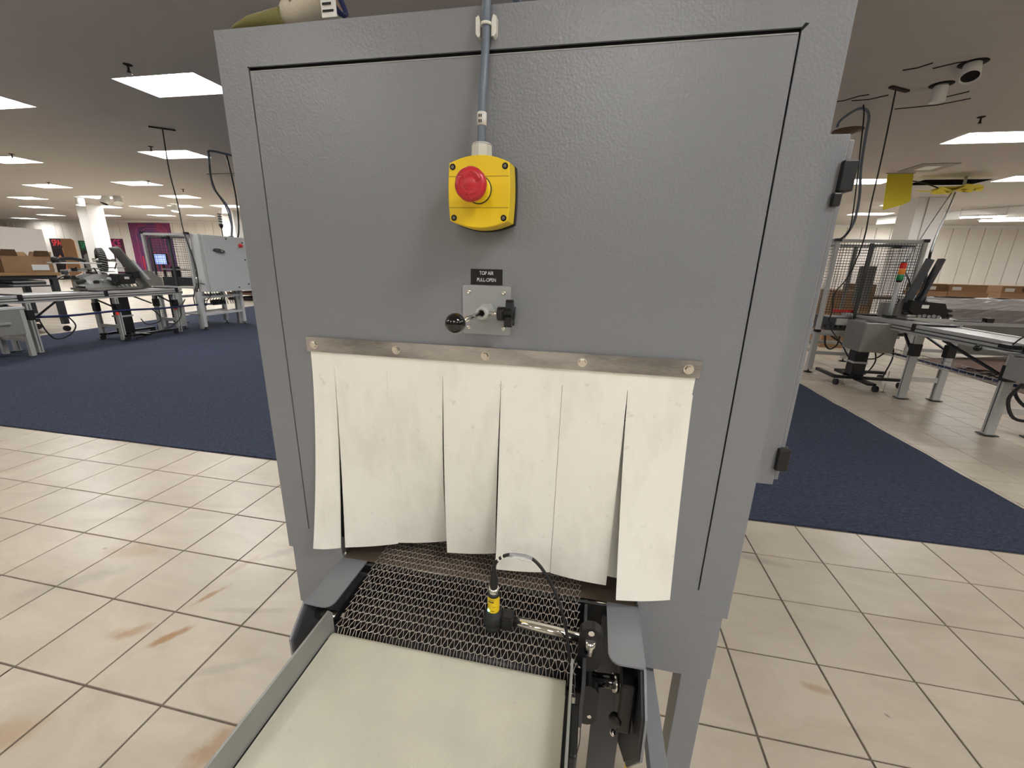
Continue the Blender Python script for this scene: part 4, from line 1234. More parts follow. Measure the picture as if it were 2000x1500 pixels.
mo = thing('monitor', (-9.55, 7.9, 0), 'small monitor glowing blue seen through the left mesh cage', 'monitor')
MB().box(-9.78, -9.44, 7.88, 7.92, 1.32, 1.56, .006).build('housing', 'black', mo)
sc1 = MB().box(-9.765, -9.455, 7.878, 7.8798, 1.335, 1.545).build('screen', 'screen', mo)
for k in range(6):
    MB().box(-9.75, -9.64 + .02 * (k % 3), 7.877, 7.8778, 1.35 + k * .031, 1.358 + k * .031).box(-9.60, -9.475, 7.877, 7.8778, 1.35 + k * .031, 1.364 + k * .031).build('screen_line', 'screen_line', sc1)
MB().box(-9.63, -9.59, 7.90, 7.94, .02, 1.40).build('stand', 'black', mo)
MB().box(-9.8, -9.42, 7.75, 8.1, .0085, .03).build('base', 'black', mo)

cb = thing('control_cabinet', (-8.35, 7.95, 0), 'big white control cabinet with a grey handle and red switch on a legged stand', 'cabinet')
MB().box(-8.185, -7.99, 7.40, 8.56, .80, 1.955, .004).build('body', 'paint_pale', cb)
dr = MB().box(-7.988, -7.95, 7.46, 8.555, .795, 1.95, .006).build('door', 'paint_pale', cb)
hd = MB().prism([(7.66, 1.665), (7.70, 1.69), (7.78, 1.69), (7.90, 1.655), (7.92, 1.615), (7.86, 1.60), (7.72, 1.625), (7.67, 1.64)], 'x', -7.949, -7.91).build('handle', 'slate', dr)
MB().cyl((-7.95, 7.83, 1.64), (-7.90, 7.83, 1.64), .012, n=12).build('handle_lock', 'chrome', dr)
MB().cyl((-7.95, 8.37, 1.775), (-7.925, 8.37, 1.775), .042, n=20).lathe((-7.925, 8.37, 1.775), (1, 0, 0), [(0, .03), (.03, .034), (.035, 0)], 18).build('red_switch', 'posterred', dr)
for (y, z) in ((8.02, 1.90), (8.44, 1.84), (8.46, 1.47), (8.18, .87), (8.46, .93)):
    MB().cyl((-7.95, y, z), (-7.94, y, z), .016, n=12).build('plug', 'black', dr)
MB().quad((-8.15, 7.55, 1.9565), (-8.03, 7.55, 1.9565), (-8.03, 7.85, 1.9565), (-8.15, 7.85, 1.9565)).build('warning_sticker', 'yellow', cb)
for (x, y) in ((-8.13, 7.33), (-8.13, 8.36), (-8.62, 7.30), (-8.62, 8.36)):
    lg = MB().box(x - .035, x + .035, y - .035, y + .035, .07, .80).build('leg', 'paint_pale', cb)
    MB().cyl((x, y, .0085), (x, y, .08), .012, n=10).lathe((x, y, .0085), (0, 0, 1), [(0, 0), (0, .055), (.012, .05), (.02, .015)], 16).build('foot', 'black', lg)
for z in (.30, .66):
    MB().box(-8.155, -8.105, 7.33, 8.36, z, z + .05).build('stretcher', 'paint_pale', cb)
    MB().box(-8.705, -8.655, 7.33, 8.36, z, z + .05).build('stretcher', 'paint_pale', cb)
MB().box(-8.68, -8.13, 7.36, 8.33, .31, .33).build('lower_shelf', 'panel_grey', cb)
mtr = MB().lathe((-8.25, 7.72, .55), (0, 1, 0), [(0, 0), (0, .06), (.28, .06), (.30, .03), (.3, 0)], 18).build('blower_motor', 'black', cb)
for k in range(12):
    y = 7.45 + .07 * k
    MB().tube([(-8.15, y, .795), (-8.12, y + .02, .70), (-8.13, y - .03, .62), (-8.16, y + rnd.uniform(-.05, .05), .50)], .007, 6, 3).build('wire', 'cable_black', cb)
vl = MB().box(-8.095, -8.04, 7.22, 7.36, .98, 1.06, .008).cyl((-8.07, 7.29, 1.06), (-8.07, 7.29, 1.10), .03).build('air_valve', 'alu', cb)
for pts in ([(-8.06, 7.25, .98), (-8.03, 7.16, .85), (-8.03, 7.10, .70), (-8.05, 7.12, .55)], [(-8.06, 7.33, .98), (-8.02, 7.46, .92), (-8.02, 7.50, .78), (-8.03, 7.44, .66), (-8.05, 7.36, .62)]):
    MB().tube(pts, .009, 6, 4).build('air_line', 'cable_black', cb)
sl = thing('stack_light', (-8.09, 8.10, 1.96), 'dark stack light standing on the white cabinet top', 'signal light')
MB().cyl((-8.09, 8.10, 1.956), (-8.09, 8.10, 2.14), .010, n=10).build('pole', 'black', sl)
MB().lathe((-8.09, 8.10, 2.12), (0, 0, 1), [(0, .015), (.05, .04), (.09, .04), (.09, 0)], 16).build('base', 'black', sl)
for k in range(4):
    MB().cyl((-8.09, 8.10, 2.215 + .05 * k), (-8.09, 8.10, 2.255 + .05 * k), .028, n=14).build('lens', 'clear' if False else 'paint_pale', sl)
    MB().cyl((-8.09, 8.10, 2.252 + .05 * k), (-8.09, 8.10, 2.268 + .05 * k), .040, n=14).build('lens_ring', 'black', sl)
# hanging cables, left
def cable(name, pts, r, mat, label, cat='cable', sm=5, group=None):
    return tag(MB().tube(pts, r, 7, sm).build(name, mat), label, cat, group)
hk = cable('hanging_cable', [(-8.0, 7.08, HC - .005), (-8.25, 7.28, 3.1), (-8.35, 7.42, 2.5), (-8.2, 7.30, 2.0), (-8.05, 7.28, 1.4), (-8.02, 7.26, 1.05), (-8.03, 7.24, .9)], .011, 'cable_black', 'thin black cable hanging from a ceiling bar past the left mesh cage')
MB().bar((-8.15, 6.95, HC - .018), (-7.85, 7.2, HC - .018), .03, .02).build('ceiling_bar', 'crack', hk)
cable('drop_hose', [(-8.15, 8.9, HC - .01), (-8.0, 8.6, 3.66), (-8.0, 8.05, 3.62), (-8.0, 7.98, 3.50), (-8.1, 8.05, 3.1), (-8.2, 8.2, 2.9), (-8.2, 8.46, 2.6), (-8.2, 8.50, 2.25), (-8.2, 8.44, 1.97)], .022, 'cable_grey', 'looping grey hose dropping from the ceiling to the white cabinet')
cable('drop_cable', [(-8.0, 8.0, 3.52), (-8.05, 8.0, 3.2), (-8.15, 8.18, 2.86), (-8.22, 8.43, 2.60), (-8.24, 8.52, 2.25), (-8.24, 8.50, 1.97)], .011, 'cable_black', 'thin black cable tied beside the looping grey hose')
cable('drop_cable', [(-8.35, 8.80, HC - .005), (-8.3, 8.84, 2.8), (-8.3, 8.72, 1.97), (-8.35, 8.40, 1.965)], .018, 'cable_black', 'straight dark cable dropping behind the white cabinet, right of the hose')

# partition, panels, posters, mural
pt = thing('partition', (-13.0, 6.3, 0), 'large blank off-white partition board behind the open cartons', 'partition')
MB().box(-13.03, -12.98, 4.6, 7.97, .06, 2.05, .004).build('board', 'board', pt)
for y in (4.8, 7.8): MB().box(-13.25, -12.75, y - .03, y + .03, .0085, .06).build('foot', 'slate', pt)
q = MB()
q.prism([(-21.95, 0), (-21.25, 0), (-21.25, 2.06), (-21.38, 2.14), (-21.95, 2.14)], 'y', 14.0, 14.03)
tag(q.build('cardboard_sheet', 'card'), 'tall brown cardboard sheet standing before the first poster', 'cardboard')
def poster(x0, x1, z0, z1, word, bg, tm, label, band=None, size=.55, ax=None):
    t = thing('poster', ((x0 + x1) / 2, Y1 - .04, z0), label, 'poster')
    MB().box(x0, x1, Y1 - .05, Y1 - .032, z0, z1).build('sheet', bg, t)
    if band: MB().box(x0, x1, Y1 - .054, Y1 - .0505, z1 - .62, z1 - .001).build('title_band', band, t)
    text(word, size, ((x0 + x1) / 2, Y1 - .06, z1 - .30), (R(90), 0, 0), tm, t, xs=(x1 - x0) / size * .27)
    return t
p1 = poster(-37.45, -35.75, .3, 2.58, 'SPACE', 'posterdark', 'posterred', 'dark poster with red SPACE lettering and an orange figure', None, .58)
MB().prism([(-36.5, 1.95), (-36.35, 2.0), (-36.2, 1.5), (-36.05, .9), (-36.1, .35), (-36.7, .35), (-36.45, 1.0)], 'y', Y1 - .058, Y1 - .051).prism([(-37.0, 1.4), (-36.8, 1.5), (-36.7, 1.2), (-36.9, 1.1)], 'y', Y1 - .058, Y1 - .051).build('printed_figure', 'posterorange', p1)
p2 = poster(-34.95, -33.3, .2, 2.47, 'SPACE', 'posterdark', 'postergreen', 'poster with green lettering partly hidden by the white column', 'postergreenbg', .55)
MB().prism([(-34.75, 1.5), (-34.45, 1.65), (-34.2, 1.4), (-34.2, .8), (-34.5, .5), (-34.8, .8)], 'y', Y1 - .058, Y1 - .051).build('printed_figure', 'panel_grey', p2)
p3 = poster(-33.0, -31.12, .3, 2.63, 'SPACE', 'posterplum', 'pink', 'plum poster with pink lettering right of the white column', None, .62)
MB().prism([(-32.3, .5), (-31.9, 1.7), (-31.5, .5)], 'y', Y1 - .058, Y1 - .051).build('printed_figure', 'film', p3)
mu = thing('mural', (-28.8, Y1 - .04, .5), 'tall purple and pink wall mural with glowing arches', 'mural')
MB().box(-30.4, -27.1, Y1 - .06, Y1 - .032, .6, 3.63).build('sheet', 'mural', mu)
for k, (xa, xb, zt) in enumerate(((-29.5, -27.7, 3.3), (-29.2, -28.0, 2.9), (-29.9, -27.35, 3.45))):
    rz = .5
    pts = [(xa, Y1 - .065, .7), (xa, Y1 - .065, zt - rz), (xa + .12, Y1 - .065, zt - .15), (xa + .45, Y1 - .065, zt), (xb - .45, Y1 - .065, zt), (xb - .12, Y1 - .065, zt - .15), (xb, Y1 - .065, zt - rz), (xb, Y1 - .065, .7)]
    MB().tube(pts, .022, 6).build('printed_arch', 'pinkline', mu)
for x in (-29.75, -28.75, -28.4, -27.55): MB().box(x, x + .07, Y1 - .066, Y1 - .0605, .6, 1.2 + (x % .7)).build('printed_tube', 'posterred', mu)
# ceiling spots in front of the left column
sp0 = None
for k, (x, y, nm) in enumerate(((-20.87, 14.32, 'lit track spotlight, leftmost of three before the white column'), (-19.3, 14.15, 'black-faced ceiling spotlight, middle of three before the white column'), (-18.75, 14.15, 'tilted ceiling spotlight, rightmost of three before the white column'),
                               (-18.4, 16.2, 'small round ceiling spotlight near the hanging cable'), (-17.0, 17.4, 'small tilted ceiling spotlight over the mesh cage'), (4.02, 6.79, 'white ceiling can light with no black face, right side'), (3.93, 6.22, 'ceiling can light with a round black face, nearest on the right'))):
    s_ = thing('ceiling_spotlight', (x, y, HC), nm, 'spotlight')
    big = k >= 5
    r_ = (.080, .085)[k - 5] if big else .15
    ln_ = .17 if big else .26
    MB().lathe((x, y, HC), (0, 0, -1), [(0, r_ * 1.5), (.004, r_ * 1.5), (.006, r_ * .8)], 24).build('ceiling_ring', 'hole' if big else 'lampbox', s_)
    d = [(0, -.1, -1), (0, -.45, -1), (.5, -.3, -1), (0, -.2, -1), (.2, -.3, -1), (0, .05, -1), (-.25, -.45, -.8)][k]
    dv = Vector(d).normalized()
    MB().cyl((x, y, HC), (x, y, HC - .10), r_ * .8, n=20).build('socket', 'lampbox', s_)
    a = Vector((x, y, HC - (.06 if not big else .02)))
    MB().lathe(a, dv, [(0, r_ * .9), (ln_, r_), (ln_, r_ * .9), (ln_ - .02, r_ * .88)], 24).build('can', 'lampbox', s_)
    MB().lathe(a, dv, [(ln_ - .02, 0), (ln_ - .018, r_ * .9)], 24).build('lamp_face', 'hole' if k in (1, 6) else ('diffuser' if k in (0, 3) else 'lampbox'), s_)
# sprinklers
for k, (x, y, lab) in enumerate(((-5.9, 4.92, 'sprinkler head beside the largest left ceiling light'), (-9.6, 8.15, 'sprinkler head above the second left ceiling light'), (-13.9, 8.35, 'sprinkler head over the ceiling light at the left edge'),
                                (-17.9, 11.5, 'sprinkler head over the third left light row, near edge'), (-13.9, 11.5, 'sprinkler head over the light crossed by the row before the cage'), (-14.2, 12.9, 'sprinkler head midway to the white left column'), (5.41, 8.09, 'sprinkler head above the large right ceiling light'))):
    s_ = thing('sprinkler', (x, y, HC), lab, 'sprinkler', 'ceiling sprinklers')
    MB().lathe((x, y, HC), (0, 0, -1), [(0, .05), (.008, .045), (.015, .012), (.06, .012), (.075, .02), (.085, .02), (.085, 0)], 14).build('body', 'crack', s_)
    MB().cyl((x, y, HC - .10), (x, y, HC - .105), .03, n=12).build('deflector', 'frame_grey', s_)

# low pallet stack seen behind the cabinet
pw_ = thing('pallet_stack', (-12.6, 14.0, 0), 'dark boards stacked behind the white control cabinet', 'pallet')
for k in range(4): MB().box(-13.6, -11.2, 13.4, 14.6, .0085 + k * .2, .10 + k * .2).build('board', 'brown' if k % 2 else 'hole', pw_)

# ================================================================== RIGHT SIDE
rc = thing('mesh_cage', (3.9, 7.6, .66), 'aluminium framed black mesh cage right of the big machine', 'cage')
rx0, rx1, ry0, ry1, rz0, rz1 = 3.38, 4.46, 7.0, 8.15, .66, 1.965
for (x, y) in ((rx0, ry0), (rx1, ry0), (rx0, ry1), (rx1, ry1)):
    MB().box(x - .025, x + .025, y - .025, y + .025, rz0, rz1).build('post', 'frame_grey', rc)
    for z in (rz1, rz0): MB().box(x - .035, x + .035, y - .035, y + .035, z - .03, z + .01).build('corner_joint', 'black', rc)
for y in (ry0, ry1):
    MB().box(rx0, rx1, y - .022, y + .022, rz1 - .045, rz1).build('rail', 'frame_grey', rc)
    MB().box(rx0, rx1, y - .022, y + .022, rz0 - .075, rz0 + .0).build('rail', 'frame_grey', rc)
for x in (rx0, rx1):
    MB().box(x - .022, x + .022, ry0, ry1, rz1 - .045, rz1).build('rail', 'frame_grey', rc)
    MB().box(x - .022, x + .022, ry0, ry1, rz0 - .075, rz0).build('rail', 'frame_grey', rc)
MB().box(3.80, 3.84, ry0 - .015, ry0 + .015, .92, rz1 - .05).build('mullion', 'slate', rc)
MB().box(3.83, 4.35, ry0 - .015, ry0 + .015, rz1 - .10, rz1 - .07).build('door_rail', 'slate', rc)
MB().box(4.08, 4.18, ry0 - .03, ry0, rz1 - .115, rz1 - .075).build('door_latch', 'black', rc)
wire_panel('y', ry0, rx0 + .02, rx1 - .02, .90, rz1 - .04, .036, rc, .0030)
wire_panel('y', ry1, rx0, rx1, rz0, rz1 - .04, .045, rc, .0028)
wire_panel('x', rx1, ry0, ry1, .90, rz1 - .04, .040, rc, .0028)
wire_panel('x', rx0, ry0, ry1, rz0, rz1 - .04, .045, rc, .0028)
MB().box(4.06, 4.10, ry1 - .30, ry1 - .26, .9, rz1 - .05).box(4.2, 4.44, ry1 - .3, ry1 - .28, 1.0, 1.62).build('inner_panel', 'panel_grey', rc)
MB().box(3.50, 3.86, 7.05, 7.4, .66, .86, .01).build('inner_gearbox', 'slate', rc)
MB().box(3.62, 3.78, 7.03, 7.2, .74, .84, .01).build('inner_block', 'frame_grey', rc)
for k in range(6): MB().cyl((3.5 + .07 * k, 7.06, .70), (3.5 + .07 * k, 7.06, .76 + .02 * (k % 3)), .022, n=10).build('inner_fitting', 'black', rc)
MB().box(3.55, 3.86, 7.04, 7.10, .93, .975, .004).build('inner_bar', 'posterred', rc)
for (x, y) in ((3.38, 7.0), (3.68, 8.1), (4.42, 8.1), (3.42, 8.1)):
    lg = MB().box(x - .035, x + .035, y - .035, y + .035, .05, rz0 - .07).build('leg', 'frame_grey', rc)
    MB().cyl((x, y, 0), (x, y, .055), .012, n=8).lathe((x, y, 0.0015), (0, 0, 1), [(0, 0), (0, .06), (.012, .055), (.02, .015)], 16).build('foot', 'black', lg)
MB().box(3.38, 3.42, 7.0, 8.1, .30, .35).box(3.38, 4.42, 8.08, 8.12, .30, .35).build('stretcher', 'frame_grey', rc)
MB().box(3.38, 3.9, 6.98, 7.02, .29, .34).build('stretcher', 'frame_grey', rc)
for pts in ([(3.5, 7.0, .60), (3.52, 6.98, .45), (3.60, 6.98, .38), (3.68, 6.98, .45), (3.70, 7.0, .58)], [(3.55, 7.0, .60), (3.70, 6.98, .50), (3.85, 6.98, .42), (3.95, 7.0, .40)]):
    MB().tube(pts, .012, 6, 4).build('cable', 'cable_black', rc)

bx2 = thing('junction_box', (3.72, 6.4, .12), 'grey steel junction box on a black post with caster base', 'control box')
MB().box(3.545, 3.935, 6.2, 6.62, .485, .875, .006).build('body', 'steel_dull', bx2)
MB().box(3.55, 3.93, 6.185, 6.199, .49, .87, .004).build('lid', 'steel_dull', bx2)
MB().box(3.62, 3.80, 6.25, 6.36, .875, .885).build('vent', 'slate', bx2)
MB().box(3.60, 3.76, 6.34, 6.50, .10, .486, .006).build('post', 'black', bx2)
MB().box(3.595, 3.765, 6.335, 6.505, .30, .325).build('band', 'frame_grey', bx2)
for (x0, x1, y0, y1) in ((3.35, 3.40, 6.25, 6.75), (3.35, 4.22, 6.26, 6.31), (3.60, 3.68, 6.2, 6.75), (3.7, 4.25, 6.70, 6.75)):
    MB().box(x0, x1, y0, y1, .095, .135).build('base_bar', 'black', bx2)
for (x, y) in ((3.40, 6.27), (3.72, 5.98), (4.18, 6.28), (4.20, 6.72)):
    cs = MB().cyl((x - .02, y, .042), (x + .02, y, .042), .042, n=16).build('caster', 'rubber', bx2)
    MB().cyl((x + .10, y, .001), (x + .10, y, .14), .006, n=8).lathe((x + .10, y, .0015), (0, 0, 1), [(0, 0), (0, .03), (.01, .02)], 12).build('leveller', 'chrome', cs)
MB().box(3.62, 3.72, 5.98, 6.3, .08, .11).build('base_bar', 'black', bx2)
for pts in ([(3.92, 6.3, .60), (3.98, 6.28, .55), (4.0, 6.27, .40), (3.96, 6.27, .2), (3.95, 6.27, .13)], [(3.9, 6.28, .48), (3.80, 6.26, .40), (3.70, 6.28, .38)], [(3.8, 6.3, .48), (3.83, 6.3, .35), (3.80, 6.32, .22), (3.76, 6.34, .15)]):
    MB().tube(pts, .009, 6, 4).build('cable', 'cable_black', bx2)

rv = line_conveyor('line_conveyor', (4.05, 5.5, 0), 3.83, 4.27, 3.3, 7.35, .915, (4.54, 5.74), (5.80, 4.42, 7.0), 'aluminium conveyor on the tiled floor at right running towards the cage', -1)
for (a, b_) in (((3.85, 5.35, .80), (3.85, 4.62, .60)), ((3.85, 5.95, .79), (3.85, 5.78, .62)), ((4.24, 6.3, .78), (4.24, 5.80, .62))):
    MB().bar(a, b_, .022).build('brace', 'black', rv)
wt = thing('cable_tray', (4.05, 5.4, .45), 'wire cable tray slung between the legs of the right conveyor', 'cable tray')
q = MB()
for (x, z) in ((3.90, .50), (3.90, .45), (4.02, .45), (4.14, .45), (4.14, .50)):
    q.tube([(x, 4.5, z + .04), (x, 6.9, z)], .004, 5)
for k in range(25):
    y = 4.52 + k * .097; dz = .04 * (1 - k / 25)
    q.tube([(3.90, y, .50 + dz), (3.90, y, .45 + dz), (4.14, y, .45 + dz), (4.14, y, .50 + dz)], .003, 4)
q.build('basket', 'frame_grey', wt)
MB().tube([(3.98, 4.5, .505), (4.0, 5.2, .49), (4.04, 6.0, .475), (4.0, 6.9, .47)], .014, 7, 3).build('cable', 'cable_blue', wt)
for k in range(4):
    a = rnd.uniform(0, 1)
    MB().tube([(4.0 + .1 * math.cos(t_ * .8 + a), 4.95 + .18 * math.sin(t_ * .8 + a) + k * .03, .53 + .02 * math.sin(t_ * 2 + k)) for t_ in range(9)], .005, 5, 4).build('coiled_lead', ['crack', 'brown', 'cable_black', 'cable_blue'][k], wt)
# feeder on the right conveyor
rf = thing('card_feeder', (4.4, 6.6, .93), 'black card feeder with two tall slanted grey guides beside the stack light', 'feeder')
MB().box(4.15, 4.72, 6.45, 6.80, .918, .945).build('base_plate', 'alu', rf)
MB().prism([(4.17, 1.17), (4.56, 1.14), (4.62, 1.02), (4.60, .96), (4.24, .98), (4.17, 1.04)], 'y', 6.48, 6.74).build('body', 'black', rf)
MB().box(4.30, 4.38, 6.474, 6.479, 1.07, 1.115).build('rating_plate', 'paper', rf)
MB().box(4.36, 4.55, 6.50, 6.70, 1.155, 1.175).build('top_cover', 'paint_pale', rf)
for k in range(5): MB().cyl((4.30 + .055 * k, 6.47, .965 + .008 * (k % 2)), (4.30 + .055 * k, 6.50, .965 + .008 * (k % 2)), .022, n=12).build('roller', 'panel_grey', rf)
for k, (dx, dz) in enumerate(((4.63, 1.05), (4.65, .99), (4.14, 1.0), (4.62, .95))):
    MB().cyl((dx - .03, 6.5, dz), (dx + .03, 6.5, dz), .022, n=12).build('knob', 'black', rf)
MB().prism([(4.13, 1.14), (4.22, 1.12), (4.345, 1.69), (4.265, 1.71)], 'y', 6.56, 6.60).build('tall_guide', 'slate', rf)
MB().prism([(4.29, 1.12), (4.325, 1.12), (4.455, 1.70), (4.425, 1.71)], 'y', 6.54, 6.64).build('tall_guide', 'slate', rf)
MB().cyl((4.35, 6.58, 1.15), (4.35, 6.58, 1.22), .035, n=12).build('guide_clamp', 'black', rf)
MB().prism([(4.09, .93), (4.24, .93), (4.22, 1.18), (4.14, 1.18)], 'y', 6.62, 6.66).build('gusset', 'steel_dull', rf)
MB().box(3.98, 4.10, 6.7, 6.78, .93, 1.12, .006).build('side_box', 'panel_grey', rf)
MB().box(4.6, 4.95, 6.3, 6.34, .93, .945).build('outrigger', 'slate', rf)
MB().box(4.92, 5.0, 6.28, 6.36, .93, .99, .008).build('outrigger_head', 'black', rf)
rs = thing('stack_light', (4.03, 6.6, .92), 'red, orange and green stack light on a grey pole before the right cage', 'signal light')
MB().box(3.97, 4.09, 6.55, 6.65, .9165, .955, .006).build('base', 'black', rs)
MB().cyl((4.03, 6.6, .955), (4.03, 6.6, 1.40), .026, n=16).build('pole', 'paint_pale', rs)
MB().lathe((4.03, 6.6, 1.395), (0, 0, 1), [(0, .026), (.02, .036), (.03, .036), (.03, 0)], 16).build('lens_base', 'black', rs)
for k, mt_ in enumerate(('glass_green', 'glass_orange', 'glass_red')):
    MB().lathe((4.03, 6.6, 1.425 + .075 * k), (0, 0, 1), [(0, .034), (.002, .037), (.066, .037), (.07, .034), (.073, .034)], 18).build('lens', mt_, rs)
MB().lathe((4.03, 6.6, 1.65), (0, 0, 1), [(0, .037), (.01, .037), (.014, .02), (.014, 0)], 18).build('cap', 'black', rs)

# controls at the frame edge
re = thing('drive_unit', (3.9, 4.3, .6), 'grey drive unit and black round knob cut by the right photo edge', 'machine part')
MB().box(3.72, 4.1, 4.05, 4.42, .60, .80, .006).build('housing', 'panel_grey', re)
MB().tube([(3.62, 4.60, .835), (3.75, 4.52, .83), (3.9, 4.4, .825)], .007, 8).build('lever', 'alu', re)
MB().sphere((3.61, 4.61, .835), .032, 18).build('ball_knob', 'black', re)
MB().box(3.71, 3.80, 4.43, 4.55, .86, .90, .004).build('clamp', 'black', re)
MB().tube([(3.78, 4.5, .90), (3.80, 4.42, 1.0), (3.9, 4.3, 1.07), (4.0, 4.1, 1.05)], .006, 6, 4).build('lead', 'cable_black', re)
for pts in ([(3.8, 4.3, .6), (3.78, 4.36, .42), (3.82, 4.30, .26), (3.88, 4.18, .30), (3.9, 4.15, .50), (3.88, 4.12, .6)], [(3.9, 4.35, .6), (3.86, 4.42, .48), (3.90, 4.3, .36), (3.98, 4.1, .40), (4.0, 4.0, .55)]):
    MB().tube(pts, .014, 7, 5).build('hose', 'cable_black', re)

# long table with wrapped goods and cartons
lt = thing('long_table', (8.2, 9.5, 0), 'long white table frame with grey panels under the wrapped goods', 'table')
MB().box(5.9, 11.5, 9.0, 9.9, .64, .70, .004).build('table_top', 'paint_pale', lt)
MB().box(6.75, 11.5, 9.03, 9.05, .12, .635).build('front_panel', 'panel_grey', lt)
MB().box(5.92, 6.72, 9.3, 9.33, .34, .635).build('front_panel', 'film2', lt)
for x in (5.98, 6.68, 8.2, 9.8, 11.4):
    MB().box(x - .04, x + .04, 9.01, 9.08, .0015, .64).build('leg', 'paint_pale', lt)
    MB().box(x - .04, x + .04, 9.8, 9.87, .0015, .64).build('leg', 'paint_pale', lt)
MB().box(5.95, 11.45, 9.06, 9.10, .10, .16).build('lower_rail', 'paint_pale', lt)
def wrapped(x0, x1, y0, y1, z0, z1, mat, seed):
    r2 = random.Random(seed)
    b = MB()
    nx, nz = 60, 6
    g = [[b.bm.verts.new((x0 + (x1 - x0) * i / nx, y0 + r2.uniform(-.012, .012), z0 + (z1 - z0) * j / nz)) for j in range(nz + 1)] for i in range(nx + 1)]
    ny = 8
    gt_ = [[g[i][nz] if j == 0 else b.bm.verts.new((x0 + (x1 - x0) * i / nx, y0 + (y1 - y0) * j / ny, z1 + r2.uniform(-.02, .02))) for j in range(ny + 1)] for i in range(nx + 1)]
    for i in range(nx):
        for j in range(nz): b.bm.faces.new((g[i][j], g[i + 1][j], g[i + 1][j + 1], g[i][j + 1]))
        for j in range(ny): b.bm.faces.new((gt_[i][j], gt_[i + 1][j], gt_[i + 1][j + 1], gt_[i][j + 1]))
    for i in (0, nx):
        b.bm.faces.new([g[i][j] for j in range(nz + 1)] + [b.bm.verts.new((g[i][0].co.x, y1, z1 - .02)), b.bm.verts.new((g[i][0].co.x, y1, z0))])
    return b
wgo = thing('wrapped_goods', (8.6, 9.45, .70), 'long row of goods shrouded in shiny stretch film on the table', 'wrapped goods')
wrapped(6.0, 11.4, 9.03, 9.85, .701, .93, 'film2', 1).build('lower_bundle', 'film2', wgo)
wrapped(5.97, 11.4, 9.02, 9.86, .93, 1.12, 'film', 2).build('upper_bundle', 'film', wgo)
xx = 5.98
for k, (wd, hh, lab) in enumerate(((.40, .22, 'far brown carton on the film-wrapped goods, beside the slanted guides'), (.64, .22, 'second brown carton from the slanted guides, white label, on the wrapped goods'), (.17, .0, ''), (.62, .22, 'brown carton with a round dark print right of the gap on the wrapped goods'), (.60, .22, 'brown carton with a white label right of the dark-print carton'), (.55, .21, 'brown carton at the right photo edge on the wrapped goods'), (.6, .22, 'brown carton on the wrapped goods beyond the right photo edge'))):
    if hh:
        cr = thing('carton', (xx + wd / 2, 9.35, 1.14), lab, 'box', 'cartons on the wrapped goods')
        MB().box(xx + .01, xx + wd - .01, 9.10, 9.62, 1.14, 1.14 + hh * .38, .003).build('lower_tray', 'card', cr)
        bd = MB().box(xx + .03, xx + wd - .02, 9.14, 9.6, 1.14 + hh * .38, 1.14 + hh, .004).build('body', 'card' if k % 2 else 'card_dark', cr)
        MB().box(xx + .08, xx + .22, 9.136, 9.139, 1.255, 1.315).build('paper_label', 'paper', cr)
        if k == 3: MB().cyl((xx + .38, 9.136, 1.30), (xx + .38, 9.139, 1.30), .05, n=20).build('round_print', 'brown', cr)
    xx += wd
# goods behind the cage
for k, (x0, x1, y, z0, z1, mat_, nm, lab, cat) in enumerate(((4.75, 5.45, 9.6, .0, 1.18, 'card', 'carton', 'big brown carton standing behind the right mesh cage', 'box'), (5.5, 5.85, 10.2, .0, 1.30, 'card_dark', 'carton', 'dark brown carton behind the right mesh cage next to the table', 'box'))):
    cr = thing(nm, ((x0 + x1) / 2, y + .3, 0.0015), lab, cat)
    MB().box(x0, x1, y, y + .55, .0015, z1, .004).build('body', mat_, cr)
    MB().box(x0, x1, y - .002, y, (z0 + z1) / 2 - .02, (z0 + z1) / 2 + .02).build('tape', 'wood', cr)
bd = thing('shelf_table', (5.2, 11.4, 0), 'low brown table behind the right mesh cage', 'table')
MB().box(4.4, 7.4, 11.0, 11.9, .96, 1.02, .004).build('table_top', 'brown', bd)
for x in (4.5, 7.3):
    for y in (11.06, 11.84): MB().box(x - .04, x + .04, y - .04, y + .04, .0015, .96).build('leg', 'slate', bd)

# cables and hangings on the right
R1_ = cable('drop_hose', [(3.25, 7.45, 3.52), (3.30, 7.48, 3.62), (3.48, 7.45, 3.74), (3.60, 7.42, 3.66), (3.64, 7.45, 3.4), (3.70, 7.5, 3.0), (3.77, 7.5, 2.6), (3.78, 7.5, 2.3), (3.72, 7.48, 2.1), (3.58, 7.4, 1.97), (3.40, 7.3, 1.985), (3.30, 7.2, 1.90)], .018, 'cable_grey', 'grey hose drooping from the ceiling onto the right mesh cage')
cable('drop_cable', [(3.48, 7.36, 3.76), (3.52, 7.36, 3.6), (3.58, 7.38, 3.2), (3.64, 7.4, 2.8), (3.69, 7.4, 2.3), (3.66, 7.36, 2.08), (3.52, 7.3, 1.975)], .009, 'cable_black', 'thin black cable tied beside the drooping hose over the right cage')
q = cable('hanging_cable', [(3.56, 6.84, HC - .01), (3.60, 6.86, 3.0), (3.62, 6.88, 2.4), (3.66, 6.92, 1.98), (3.62, 6.93, 1.60), (3.56, 6.93, 1.40), (3.46, 6.93, 1.20), (3.48, 6.93, .95), (3.49, 6.93, .74), (3.55, 6.6, .5), (3.68, 6.55, .28), (3.78, 6.5, .15)], .009, 'cable_black', 'thin black cable falling from a ceiling bar before the right mesh cage')
MB().bar((3.45, 6.75, HC - .015), (3.74, 6.92, HC - .015), .05, .02).build('ceiling_bar', 'crack', q)
